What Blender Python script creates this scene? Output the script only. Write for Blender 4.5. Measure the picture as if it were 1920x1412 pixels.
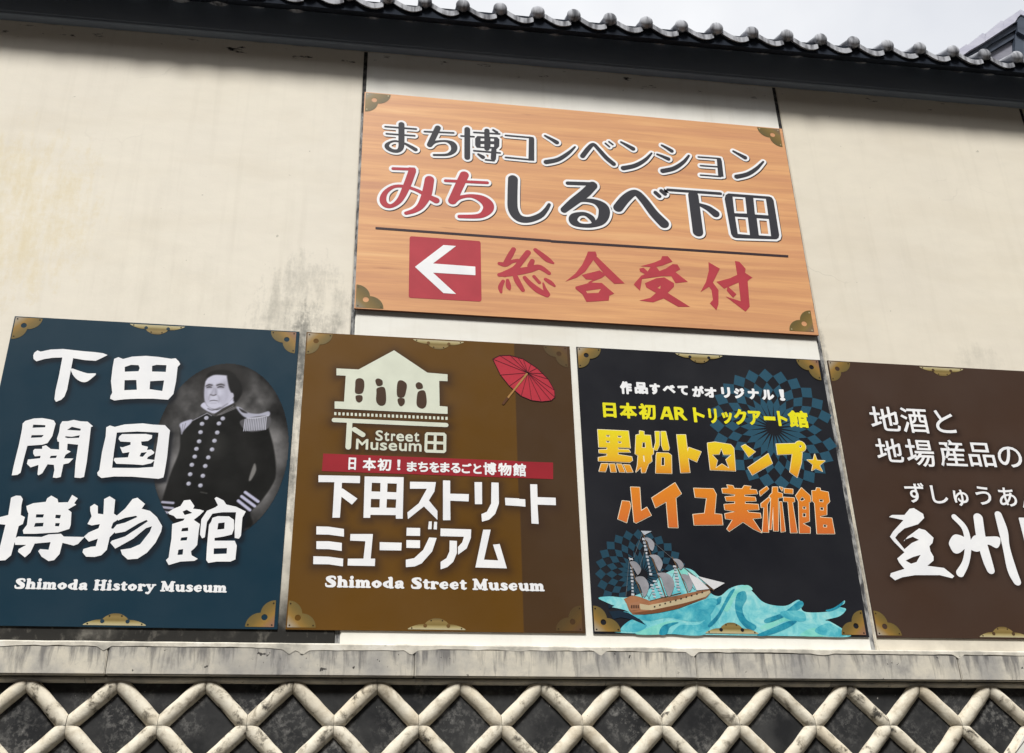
import bpy, bmesh, math, random
import numpy as np
from mathutils import Matrix, Vector
from mathutils.geometry import tessellate_polygon

for _o in list(bpy.data.objects):
    bpy.data.objects.remove(_o, do_unlink=True)
random.seed(7)
rng = np.random.default_rng(11)
SC = bpy.context.scene
COL = SC.collection

# ------------------------------------------------------------------ camera
W, H = 1920.0, 1412.0
FPX = 2010.08
CAM = np.array([0.4716, -4.80525, -2.6766])
XR = np.array([0.98732594, -0.15667812, -0.02528749])
UR = np.array([-0.04908511, -0.45298631, 0.89016519])
FW = np.array([0.15092429, 0.87764194, 0.45493569])
cam_data = bpy.data.cameras.new('camera')
cam = bpy.data.objects.new('camera', cam_data)
COL.objects.link(cam)
cam.matrix_world = Matrix(((XR[0], UR[0], -FW[0], CAM[0]), (XR[1], UR[1], -FW[1], CAM[1]),
                           (XR[2], UR[2], -FW[2], CAM[2]), (0, 0, 0, 1)))
cam_data.sensor_fit = 'HORIZONTAL'
cam_data.sensor_width = 36.0
cam_data.lens = FPX / W * 36.0
cam_data.clip_end = 3000
SC.camera = cam

# ------------------------------------------------------------------ sky, sun, exposure
SUN_EL, SUN_AZ = 53.2, -14.0          # azimuth from straight in front of the wall, + is to the right
world = bpy.data.worlds.new('World')
SC.world = world
world.use_nodes = True
wn = world.node_tree
wn.nodes.clear()
w_out = wn.nodes.new('ShaderNodeOutputWorld')
w_bg = wn.nodes.new('ShaderNodeBackground')
w_sky = wn.nodes.new('ShaderNodeTexSky')
w_sky.sky_type = 'NISHITA'
w_sky.sun_disc = False
w_sky.sun_elevation = math.radians(SUN_EL)
w_sky.sun_rotation = math.radians(180 - SUN_AZ)
w_sky.dust_density = 4.0
w_hs = wn.nodes.new('ShaderNodeHueSaturation')
w_hs.inputs['Saturation'].default_value = 0.12
w_tc = wn.nodes.new('ShaderNodeTexCoord')
w_no = wn.nodes.new('ShaderNodeTexNoise')
w_no.inputs['Scale'].default_value = 3.2
w_no.inputs['Detail'].default_value = 5
w_no.inputs['Roughness'].default_value = 0.5
w_rp = wn.nodes.new('ShaderNodeValToRGB')
w_rp.color_ramp.elements[0].position = 0.3
w_rp.color_ramp.elements[0].color = (0.76, 0.78, 0.82, 1)
w_rp.color_ramp.elements[1].position = 0.62
w_rp.color_ramp.elements[1].color = (1.03, 1.03, 1.03, 1)
w_mx = wn.nodes.new('ShaderNodeMix')
w_mx.data_type = 'RGBA'
w_mx.blend_type = 'MULTIPLY'
w_mx.inputs[0].default_value = 1.0
w_bg.inputs['Strength'].default_value = 0.1
wn.links.new(w_sky.outputs[0], w_hs.inputs['Color'])
wn.links.new(w_tc.outputs['Generated'], w_no.inputs['Vector'])
wn.links.new(w_no.outputs['Fac'], w_rp.inputs[0])
w_cl = wn.nodes.new('ShaderNodeMix')          # an even deck of bright cloud covers most of the clear sky
w_cl.data_type = 'RGBA'
w_cl.inputs[0].default_value = 0.93
w_cl.inputs[7].default_value = (3.05, 3.08, 3.16, 1)
wn.links.new(w_hs.outputs[0], w_cl.inputs[6])
wn.links.new(w_cl.outputs[2], w_mx.inputs[6])
wn.links.new(w_rp.outputs[0], w_mx.inputs[7])
wn.links.new(w_mx.outputs[2], w_bg.inputs['Color'])
wn.links.new(w_bg.outputs[0], w_out.inputs['Surface'])

sun_data = bpy.data.lights.new('sun', 'SUN')
sun_data.energy = 1.5
sun_data.angle = math.radians(12.5)
sun_data.color = (1.0, 0.98, 0.94)
sun = bpy.data.objects.new('sun', sun_data)
COL.objects.link(sun)
_e, _a = math.radians(SUN_EL), math.radians(SUN_AZ)
sun_dir = Vector((math.sin(_a) * math.cos(_e), -math.cos(_a) * math.cos(_e), math.sin(_e)))
sun.rotation_euler = sun_dir.to_track_quat('Z', 'Y').to_euler()
sun.location = (0, -8, 8)

SC.view_settings.view_transform = 'Standard'
SC.view_settings.look = 'None'
SC.view_settings.gamma = 1.0
SC.view_settings.use_curve_mapping = False
SC.view_settings.exposure = 1.65

# ------------------------------------------------------------------ helpers: colour, nodes
def lin(c):
    c = np.asarray(c, float) / 255.0
    return np.where(c <= 0.04045, c / 12.92, ((c + 0.055) / 1.055) ** 2.4)
def rgba(c):
    l = lin(c) * ALB
    return (float(l[0]), float(l[1]), float(l[2]), 1.0)
ALB = 0.86      # photographed sRGB -> surface albedo

class NT:
    """small node builder"""
    def __init__(self, name, rough=0.7, spec=0.3):
        self.m = bpy.data.materials.new(name)
        self.m.use_nodes = True
        self.t = self.m.node_tree
        self.b = self.t.nodes['Principled BSDF']
        self.b.inputs['Roughness'].default_value = rough
        self.b.inputs['Specular IOR Level'].default_value = spec
        self._co = None
    def link(self, a, b):
        self.t.links.new(a, b)
    def coords(self, kind='Object'):
        n = self.t.nodes.new('ShaderNodeTexCoord')
        return n.outputs[kind]
    def position(self):
        return self.t.nodes.new('ShaderNodeNewGeometry').outputs['Position']
    def mapping(self, v, scale=(1, 1, 1), loc=(0, 0, 0), rot=(0, 0, 0)):
        n = self.t.nodes.new('ShaderNodeMapping')
        n.inputs['Scale'].default_value = scale
        n.inputs['Location'].default_value = loc
        n.inputs['Rotation'].default_value = rot
        self.link(v, n.inputs['Vector'])
        return n.outputs[0]
    def noise(self, v, scale, detail=4, rough=0.55, dist=0.0):
        n = self.t.nodes.new('ShaderNodeTexNoise')
        n.inputs['Scale'].default_value = scale
        n.inputs['Detail'].default_value = detail
        n.inputs['Roughness'].default_value = rough
        n.inputs['Distortion'].default_value = dist
        self.link(v, n.inputs['Vector'])
        return n.outputs['Fac']
    def rng(self, f, a, b, c=0.0, d=1.0, smooth=False):
        n = self.t.nodes.new('ShaderNodeMapRange')
        n.interpolation_type = 'SMOOTHSTEP' if smooth else 'LINEAR'
        n.inputs['From Min'].default_value = a
        n.inputs['From Max'].default_value = b
        n.inputs['To Min'].default_value = c
        n.inputs['To Max'].default_value = d
        self.link(f, n.inputs['Value'])
        return n.outputs[0]
    def math(self, op, a, b=0.0):
        n = self.t.nodes.new('ShaderNodeMath')
        n.operation = op
        for i, v in enumerate((a, b)):
            if isinstance(v, (int, float)):
                n.inputs[i].default_value = v
            else:
                self.link(v, n.inputs[i])
        return n.outputs[0]
    def mix(self, f, a, b, mode='MIX'):
        n = self.t.nodes.new('ShaderNodeMix')
        n.data_type = 'RGBA'
        n.blend_type = mode
        for s, v in ((0, f), (6, a), (7, b)):
            if isinstance(v, (int, float)):
                n.inputs[s].default_value = v
            elif isinstance(v, tuple):
                n.inputs[s].default_value = v
            else:
                self.link(v, n.inputs[s])
        return n.outputs[2]
    def ramp(self, f, stops):
        n = self.t.nodes.new('ShaderNodeValToRGB')
        r = n.color_ramp
        while len(r.elements) < len(stops):
            r.elements.new(0.5)
        for e, (p, c) in zip(r.elements, stops):
            e.position = p
            e.color = rgba(c)
        self.link(f, n.inputs[0])
        return n.outputs[0]
    def sep(self, v):
        n = self.t.nodes.new('ShaderNodeSeparateXYZ')
        self.link(v, n.inputs[0])
        return n.outputs
    def random(self):
        return self.t.nodes.new('ShaderNodeObjectInfo').outputs['Random']
    def shift(self, v, amount=37.0):
        """offset a vector by the object's random number so that copies differ"""
        r = self.math('MULTIPLY', self.random(), amount)
        c = self.t.nodes.new('ShaderNodeCombineXYZ')
        for i in range(3):
            self.link(r, c.inputs[i])
        a = self.t.nodes.new('ShaderNodeVectorMath')
        a.operation = 'ADD'
        self.link(v, a.inputs[0])
        self.link(c.outputs[0], a.inputs[1])
        return a.outputs[0]
    def voronoi(self, v, scale):
        n = self.t.nodes.new('ShaderNodeTexVoronoi')
        n.feature = 'DISTANCE_TO_EDGE'
        n.inputs['Scale'].default_value = scale
        self.link(v, n.inputs['Vector'])
        return n.outputs['Distance']
    def warp(self, v, scale, amount):
        n = self.t.nodes.new('ShaderNodeTexNoise')
        n.inputs['Scale'].default_value = scale
        n.inputs['Detail'].default_value = 5
        self.link(v, n.inputs['Vector'])
        a = self.t.nodes.new('ShaderNodeVectorMath')
        a.operation = 'MULTIPLY_ADD'
        self.link(n.outputs['Color'], a.inputs[0])
        a.inputs[1].default_value = (amount, amount, amount)
        self.link(v, a.inputs[2])
        return a.outputs[0]
    def attr(self, name):
        n = self.t.nodes.new('ShaderNodeAttribute')
        n.attribute_name = name
        return n.outputs['Color']
    def bump(self, f, strength=0.2, dist=0.01):
        n = self.t.nodes.new('ShaderNodeBump')
        n.inputs['Strength'].default_value = strength
        n.inputs['Distance'].default_value = dist
        self.link(f, n.inputs['Height'])
        self.link(n.outputs[0], self.b.inputs['Normal'])
    def base(self, s):
        if isinstance(s, tuple):
            self.b.inputs['Base Color'].default_value = s
        else:
            self.link(s, self.b.inputs['Base Color'])
        return self.m
    def rough(self, s):
        self.link(s, self.b.inputs['Roughness'])

_MC = {}
def plain(c, rough=0.5, spec=0.12, var=0.03):
    """printed ink or vinyl of one colour with faint fading"""
    k = (tuple(c), rough, spec, var)
    if k not in _MC:
        n = NT('print_ink', rough, spec)
        f = n.noise(n.position(), 7, 5)
        _MC[k] = n.base(n.mix(n.rng(f, 0.35, 0.7), rgba(np.array(c) * (1 - var)), rgba(np.minimum(np.array(c) * (1 + var), 255))))
    return _MC[k]

# ------------------------------------------------------------------ helpers: objects
def tag(o, label=None, cat=None, group=None, kind=None):
    if label: o['label'] = label
    if cat: o['category'] = cat
    if group: o['group'] = group
    if kind: o['kind'] = kind
    return o
def empty(name, loc=(0, 0, 0), parent=None):
    o = bpy.data.objects.new(name, None)
    COL.objects.link(o)
    o.location = loc
    if parent: par(o, parent)
    return o
def par(o, p):
    """parent while keeping o placed in world coordinates (parents carry translation only)"""
    o.parent = p
    o.matrix_parent_inverse = Matrix.Translation(-Vector(p.location))
def mesh_obj(name, verts, faces, material, parent=None, smooth=False, loc=None):
    me = bpy.data.meshes.new(name)
    me.from_pydata([tuple(map(float, v)) for v in verts], [], faces)
    me.materials.append(material)
    if smooth:
        me.polygons.foreach_set('use_smooth', [True] * len(me.polygons))
    me.update()
    return link_mesh(name, me, parent, loc)
def link_mesh(name, me, parent=None, loc=None):
    o = bpy.data.objects.new(name, me)
    COL.objects.link(o)
    if loc is not None: o.location = loc
    if parent: par(o, parent)
    return o
def box_data(x0, x1, y0, y1, z0, z1):
    v = [(x0, y0, z0), (x1, y0, z0), (x1, y1, z0), (x0, y1, z0), (x0, y0, z1), (x1, y0, z1), (x1, y1, z1), (x0, y1, z1)]
    f = [(0, 1, 5, 4), (1, 2, 6, 5), (2, 3, 7, 6), (3, 0, 4, 7), (4, 5, 6, 7), (0, 3, 2, 1)]
    return v, f
def box(name, b, material, parent=None, bevel=0.0, loc=None):
    v, f = box_data(*b)
    if not bevel:
        return mesh_obj(name, v, f, material, parent, loc=loc)
    bm = bmesh.new()
    vs = [bm.verts.new(p) for p in v]
    for q in f: bm.faces.new([vs[i] for i in q])
    bmesh.ops.bevel(bm, geom=bm.edges[:], offset=bevel, segments=2, affect='EDGES')
    me = bpy.data.meshes.new(name)
    bm.to_mesh(me); bm.free()
    me.materials.append(material)
    return link_mesh(name, me, parent, loc)
def extrude_profile(name, prof, xs, material, parent=None, tilt=0.0, smooth=False):
    """a (y, z) profile swept along x"""
    v, f = [], []
    n = len(prof)
    for x in xs:
        for (y, z) in prof: v.append((x, y, z + tilt * (x - 0.5)))
    for i in range(len(xs) - 1):
        for k in range(n - 1):
            a = i * n + k
            f.append((a, a + 1, a + n + 1, a + n))
    return mesh_obj(name, v, f, material, parent, smooth)

# ------------------------------------------------------------------ helpers: the wall plane
def on_wall(u, v, Y):
    """point of the upright plane y = Y seen at photo pixel (u, v)"""
    u = np.asarray(u, float); v = np.asarray(v, float)
    d = FW[None] + np.multiply.outer((u - W / 2) / FPX, XR).reshape(-1, 3) - np.multiply.outer((v - H / 2) / FPX, UR).reshape(-1, 3)
    t = (Y - CAM[1]) / d[:, 1]
    p = CAM[None] + t[:, None] * d
    return p[:, [0, 2]]

# ------------------------------------------------------------------ helpers: flat shapes as distance fields
class Frame:
    """a traced crop of a flat sign: crop units -> metres on the sign's face"""
    def __init__(self, ox, oy, s, Y):
        self.ox, self.oy, self.s, self.Y = ox, oy, s, Y
    def pt(self, P):
        P = np.asarray(P, float).reshape(-1, 2)
        return on_wall(self.ox + P[:, 0] * self.s, self.oy + P[:, 1] * self.s, self.Y)
    def unit(self, P):
        a = self.pt([P]); b = self.pt([(P[0] + 10, P[1])]); c = self.pt([(P[0], P[1] + 10)])
        return (np.linalg.norm(b - a) + np.linalg.norm(c - a)) / 20
class Em:
    """letters drawn in their own units, set on a base line"""
    def __init__(self, x, z, k, kz=None):
        self.x, self.z, self.k = x, z, k
        self.kz = kz or k
    def pt(self, P):
        P = np.asarray(P, float).reshape(-1, 2)
        return np.stack([self.x + P[:, 0] * self.k, self.z + P[:, 1] * self.kz], 1)
    def unit(self, P):
        return (self.k + self.kz) / 2
def catmull(P, closed, n=6):
    P = np.asarray(P, float)
    m = len(P)
    out = []
    rngs = range(m) if closed else range(m - 1)
    for i in rngs:
        if closed:
            p0, p1, p2, p3 = P[i - 1], P[i], P[(i + 1) % m], P[(i + 2) % m]
        else:
            p0, p1, p2, p3 = P[max(i - 1, 0)], P[i], P[i + 1], P[min(i + 2, m - 1)]
        for t in np.arange(n) / n:
            out.append(0.5 * (2 * p1 + (p2 - p0) * t + (2 * p0 - 5 * p1 + 4 * p2 - p3) * t * t + (3 * p1 - p0 - 3 * p2 + p3) * t ** 3))
    if not closed: out.append(P[-1])
    return np.array(out)
def parse(spec, fr):
    """'s9 x,y x,y' stroke, 'c x,y,r ...' smooth stroke, 'p' polygon, 'q' smooth polygon, 'n'/'m' the same cut out"""
    prims = []
    for item in spec.split('|'):
        item = item.strip()
        if not item: continue
        head, *pts = item.split()
        A = [tuple(float(t) for t in p.split(',')) for p in pts]
        k = head[0]
        if k in 'sc':
            r0 = float(head[1:]) if len(head) > 1 else None
            B = np.array([(a[0], a[1], a[2] if len(a) > 2 else r0) for a in A])
            if len(B) == 1: B = np.vstack([B, B + [0.01, 0, 0]])
            if k == 'c': B = catmull(B, False)
            un = fr.unit(B[0, :2])
            prims.append(('cap', fr.pt(B[:, :2]), np.maximum(B[:, 2], 0.3) * un))
        else:
            B = np.array([a[:2] for a in A])
            if k in 'qm': B = catmull(B, True)
            Q = fr.pt(B)
            prims.append(('cut' if k in 'nm' else 'poly', np.hstack([Q, np.roll(Q, -1, 0)]), None))
    return prims
def poly_sdf(segs, X, Z):
    d2 = np.full(X.shape, 1e9)
    ins = np.zeros(X.shape, bool)
    for ax, az, bx, bz in segs:
        ex, ez = bx - ax, bz - az
        L = ex * ex + ez * ez
        if L < 1e-16: continue
        t = np.clip(((X - ax) * ex + (Z - az) * ez) / L, 0, 1)
        dx = X - ax - t * ex; dz = Z - az - t * ez
        np.minimum(d2, dx * dx + dz * dz, out=d2)
        if az != bz:
            cr = (az > Z) != (bz > Z)
            ins ^= cr & (X < ax + (Z - az) / (bz - az) * ex)
    d = np.sqrt(d2)
    return np.where(ins, -d, d)
def cap_sdf(P, R, X, Z):
    out = np.full(X.shape, 1e9)
    for i in range(len(P) - 1):
        ax, az = P[i]; bx, bz = P[i + 1]
        ex, ez = bx - ax, bz - az
        L = ex * ex + ez * ez + 1e-14
        t = np.clip(((X - ax) * ex + (Z - az) * ez) / L, 0, 1)
        d = np.hypot(X - ax - t * ex, Z - az - t * ez) - (R[i] + (R[i + 1] - R[i]) * t)
        np.minimum(out, d, out=out)
    return out
def sdf(prims, X, Z):
    d = np.full(X.shape, 1e3)
    for k, a, r in prims:
        if k == 'cap': d = np.minimum(d, cap_sdf(a, r, X, Z))
        elif k == 'poly': d = np.minimum(d, poly_sdf(a, X, Z))
        elif k == 'font': d = np.minimum(d, poly_sdf(a, X, Z) - r)
        elif k == 'ell': d = np.minimum(d, (np.hypot((X - a[0]) / a[2], (Z - a[1]) / a[3]) - 1) * min(a[2], a[3]))
        else: d = np.maximum(d, -poly_sdf(a, X, Z))
    return d
def bounds(prims):
    lo = np.array([1e9, 1e9]); hi = -lo
    for k, a, r in prims:
        if k == 'cut': continue
        if k == 'cap': P, m = a, float(np.max(r))
        elif k == 'ell': P, m = np.array([[a[0] - a[2], a[1] - a[3]], [a[0] + a[2], a[1] + a[3]]]), 0
        else: P, m = a[:, :2], (r or 0)
        lo = np.minimum(lo, P.min(0) - m); hi = np.maximum(hi, P.max(0) + m)
    return lo, hi
def contour(f, x0, z0, h):
    """closed zero contours of a grid (negative inside)"""
    nz, nx = f.shape
    f = np.where(np.abs(f) < 1e-9, 1e-9, f)
    s = f < 0
    c = s[:-1, :-1] * 1 + s[:-1, 1:] * 2 + s[1:, 1:] * 4 + s[1:, :-1] * 8
    N = nz * nx
    nb = {}
    TAB = {1: ((3, 0),), 2: ((0, 1),), 3: ((3, 1),), 4: ((1, 2),), 5: ((3, 2), (1, 0)), 6: ((0, 2),), 7: ((3, 2),),
           8: ((2, 3),), 9: ((2, 0),), 10: ((0, 3), (2, 1)), 11: ((2, 1),), 12: ((1, 3),), 13: ((1, 0),), 14: ((0, 3),)}
    ii, jj = np.nonzero((c > 0) & (c < 15))
    for i, j in zip(ii.tolist(), jj.tolist()):
        e = (i * nx + j, N + i * nx + j + 1, (i + 1) * nx + j, N + i * nx + j)
        for a, b in TAB[int(c[i, j])]:
            nb.setdefault(e[a], []).append(e[b])
            nb.setdefault(e[b], []).append(e[a])
    def pos(e):
        if e < N:
            i, j = divmod(e, nx); a, b = f[i, j], f[i, j + 1]
            return (x0 + (j + a / (a - b)) * h, z0 + i * h)
        i, j = divmod(e - N, nx); a, b = f[i, j], f[i + 1, j]
        return (x0 + j * h, z0 + (i + a / (a - b)) * h)
    loops, seen = [], set()
    for st in nb:
        if st in seen: continue
        loop, prev, cur = [], None, st
        while cur not in seen:
            seen.add(cur); loop.append(pos(cur))
            nx_ = [q for q in nb[cur] if q not in seen]
            if not nx_: break
            cur = nx_[0]
        if len(loop) > 5: loops.append(np.array(loop))
    return loops
def rdp(P, tol):
    n = len(P)
    far = int(np.argmax(np.hypot(*(P - P[0]).T)))
    def run(A):
        keep = np.zeros(len(A), bool); keep[0] = keep[-1] = True
        st = [(0, len(A) - 1)]
        while st:
            a, b = st.pop()
            if b - a < 2: continue
            e = A[b] - A[a]; L = np.hypot(*e) + 1e-12
            d = np.abs(e[0] * (A[a + 1:b, 1] - A[a, 1]) - e[1] * (A[a + 1:b, 0] - A[a, 0])) / L
            k = int(np.argmax(d))
            if d[k] > tol:
                k += a + 1; keep[k] = True; st += [(a, k), (k, b)]
        return A[keep]
    A = run(P[:far + 1]); B = run(np.vstack([P[far:], P[:1]]))
    return np.vstack([A[:-1], B[:-1]])
def shape_loops(prims, offset=0.0, h=0.0012, tol=0.00022):
    lo, hi = bounds(prims)
    m = offset + 3 * h
    lo = lo - m; hi = hi + m
    xs = np.arange(lo[0], hi[0] + h, h); zs = np.arange(lo[1], hi[1] + h, h)
    X, Z = np.meshgrid(xs, zs)
    d = sdf(prims, X, Z) - offset
    L = [rdp(l, tol) for l in contour(d, xs[0], zs[0], h)]
    return [l for l in L if len(l) > 2]
def inside(p, l):
    a, b = l, np.roll(l, -1, 0)
    c = (a[:, 1] > p[1]) != (b[:, 1] > p[1])
    t = a[:, 0] + (p[1] - a[:, 1]) / np.where(c, b[:, 1] - a[:, 1], 1.0) * (b[:, 0] - a[:, 0])
    return bool(np.count_nonzero(c & (p[0] < t)) % 2)
def fill_loops(loops):
    """triangles of outlines with holes; every island is filled on its own"""
    off = np.cumsum([0] + [len(l) for l in loops])
    n = len(loops)
    bb = [(l.min(0), l.max(0)) for l in loops]
    holders = [[j for j in range(n) if j != i and np.all(bb[j][0] <= bb[i][0]) and np.all(bb[j][1] >= bb[i][1]) and inside(loops[i][0], loops[j])] for i in range(n)]
    out = []
    for i in range(n):
        if len(holders[i]) % 2: continue
        grp = [i] + [j for j in range(n) if len(holders[j]) == len(holders[i]) + 1 and i in holders[j]]
        idx = np.concatenate([np.arange(off[k], off[k + 1]) for k in grp])
        sc = 100.0
        for t in tessellate_polygon([[Vector((p[0] * sc, p[1] * sc, 0)) for p in loops[k]] for k in grp]):
            out.append(tuple(int(idx[v]) for v in t))
    return out
def flat_mesh(name, loops, Y, material, parent, thick=0.0006, sx=0.0, sz=0.0, org=None):
    """filled outline on the plane y = Y, with a rim going back"""
    if not loops: return None
    tri = fill_loops(loops)
    P = np.vstack(loops) + [sx, sz]
    n = len(P)
    c = P.mean(0) if org is None else np.array(org)
    verts = [(x - c[0], 0.0, z - c[1]) for x, z in P] + [(x - c[0], thick, z - c[1]) for x, z in P]
    faces = []
    for a, b, q in tri:
        ar = (P[b, 0] - P[a, 0]) * (P[q, 1] - P[a, 1]) - (P[b, 1] - P[a, 1]) * (P[q, 0] - P[a, 0])
        if abs(ar) < 1e-13: continue
        faces.append((a, b, q) if ar > 0 else (a, q, b))
    k = 0
    for l in loops:
        m = len(l)
        for i in range(m):
            a, b = k + i, k + (i + 1) % m
            faces.append((a, b, b + n, a + n))
        k += m
    return mesh_obj(name, verts, faces, material, parent, loc=(c[0], Y, c[1]))

# glyph outlines of the built-in typeface
_GC = {}
def font_edges(text):
    if text in _GC: return _GC[text]
    cu = bpy.data.curves.new('t', 'FONT')
    cu.body = text
    cu.resolution_u = 4
    ob = bpy.data.objects.new('t', cu)
    me = ob.to_mesh()
    co = np.array([v.co[:2] for v in me.vertices])
    cnt = {}
    for p in me.polygons:
        for e in p.edge_keys: cnt[e] = cnt.get(e, 0) + 1
    E = np.array([(*co[a], *co[b]) for (a, b), k in cnt.items() if k == 1])
    ob.to_mesh_clear()
    bpy.data.objects.remove(ob); bpy.data.curves.remove(cu)
    lo = np.minimum(E[:, :2].min(0), E[:, 2:].min(0)); hi = np.maximum(E[:, :2].max(0), E[:, 2:].max(0))
    _GC[text] = (E, lo, hi)
    return _GC[text]
def font_prim(text, fr, l, r, t, b, dil=0.0):
    """text fitted to the box l..r, t..b (crop units), strokes grown by dil (metres)"""
    mx, my = (l + r) / 2, (t + b) / 2
    q = fr.pt([(l, my), (r, my), (mx, t), (mx, b)])
    x0, x1, z1, z0 = q[0, 0] + dil, q[1, 0] - dil, q[2, 1] - dil, q[3, 1] + dil
    E, lo, hi = font_edges(text)
    kx = (x1 - x0) / max(hi[0] - lo[0], 1e-6); kz = (z1 - z0) / max(hi[1] - lo[1], 1e-6)
    S = np.empty_like(E)
    S[:, 0::2] = x0 + (E[:, 0::2] - lo[0]) * kx
    S[:, 1::2] = z0 + (E[:, 1::2] - lo[1]) * kz
    return [('font', S, dil)]
def vnoise(shape, cells, seed):
    r = np.random.default_rng(seed)
    g = r.random((cells[0] + 2, cells[1] + 2))
    y = np.linspace(0, cells[0], shape[0]); x = np.linspace(0, cells[1], shape[1])
    yi = y.astype(int); xi = x.astype(int)
    fy = (y - yi)[:, None]; fx = (x - xi)[None]
    fy = fy * fy * (3 - 2 * fy); fx = fx * fx * (3 - 2 * fx)
    return (g[yi][:, xi] * (1 - fx) + g[yi][:, xi + 1] * fx) * (1 - fy) + (g[yi + 1][:, xi] * (1 - fx) + g[yi + 1][:, xi + 1] * fx) * fy
def fbm(shape, base, seed, octs=4):
    out = 0; a = 1.0; tot = 0
    for k in range(octs):
        out = out + a * vnoise(shape, (base[0] * 2 ** k, base[1] * 2 ** k), seed + k); tot += a; a *= 0.55
    return out / tot

# ================================================================== the setting
GZ = -4.28
def m_asphalt():
    n = NT('asphalt', 0.9, 0.2)
    p = n.position()
    f = n.noise(p, 60, 6); g = n.noise(p, 0.8, 4)
    n.bump(f, 0.4, 0.01)
    return n.base(n.mix(n.rng(g, 0.3, 0.7), (0.045, 0.045, 0.047, 1), (0.085, 0.083, 0.08, 1)))
def m_paving():
    n = NT('paving', 0.85, 0.2)
    p = n.position()
    f = n.noise(p, 25, 6); g = n.noise(p, 1.2, 4)
    n.bump(f, 0.3, 0.01)
    return n.base(n.mix(n.rng(g, 0.3, 0.7), (0.12, 0.115, 0.11, 1), (0.17, 0.165, 0.155, 1)))
MAT_ASPHALT, MAT_PAVING = m_asphalt(), m_paving()
g = mesh_obj('ground', [(-600, -600, GZ - 0.14), (600, -600, GZ - 0.14), (600, 600, GZ - 0.14), (-600, 600, GZ - 0.14)], [(0, 1, 2, 3)], MAT_PAVING)
tag(g, kind='structure')
g = box('road', (-80, 80, -8.4, -6.2, GZ - 0.135, GZ - 0.13), MAT_ASPHALT)
tag(g, kind='structure')
g = box('pavement', (-80, 80, -6.0, 0.0, GZ - 0.13, GZ), MAT_PAVING)
tag(g, kind='structure')
g = box('kerb', (-80, 80, -6.19, -6.003, GZ - 0.13, GZ + 0.002), MAT_PAVING, bevel=0.015)
tag(g, kind='structure')

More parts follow.
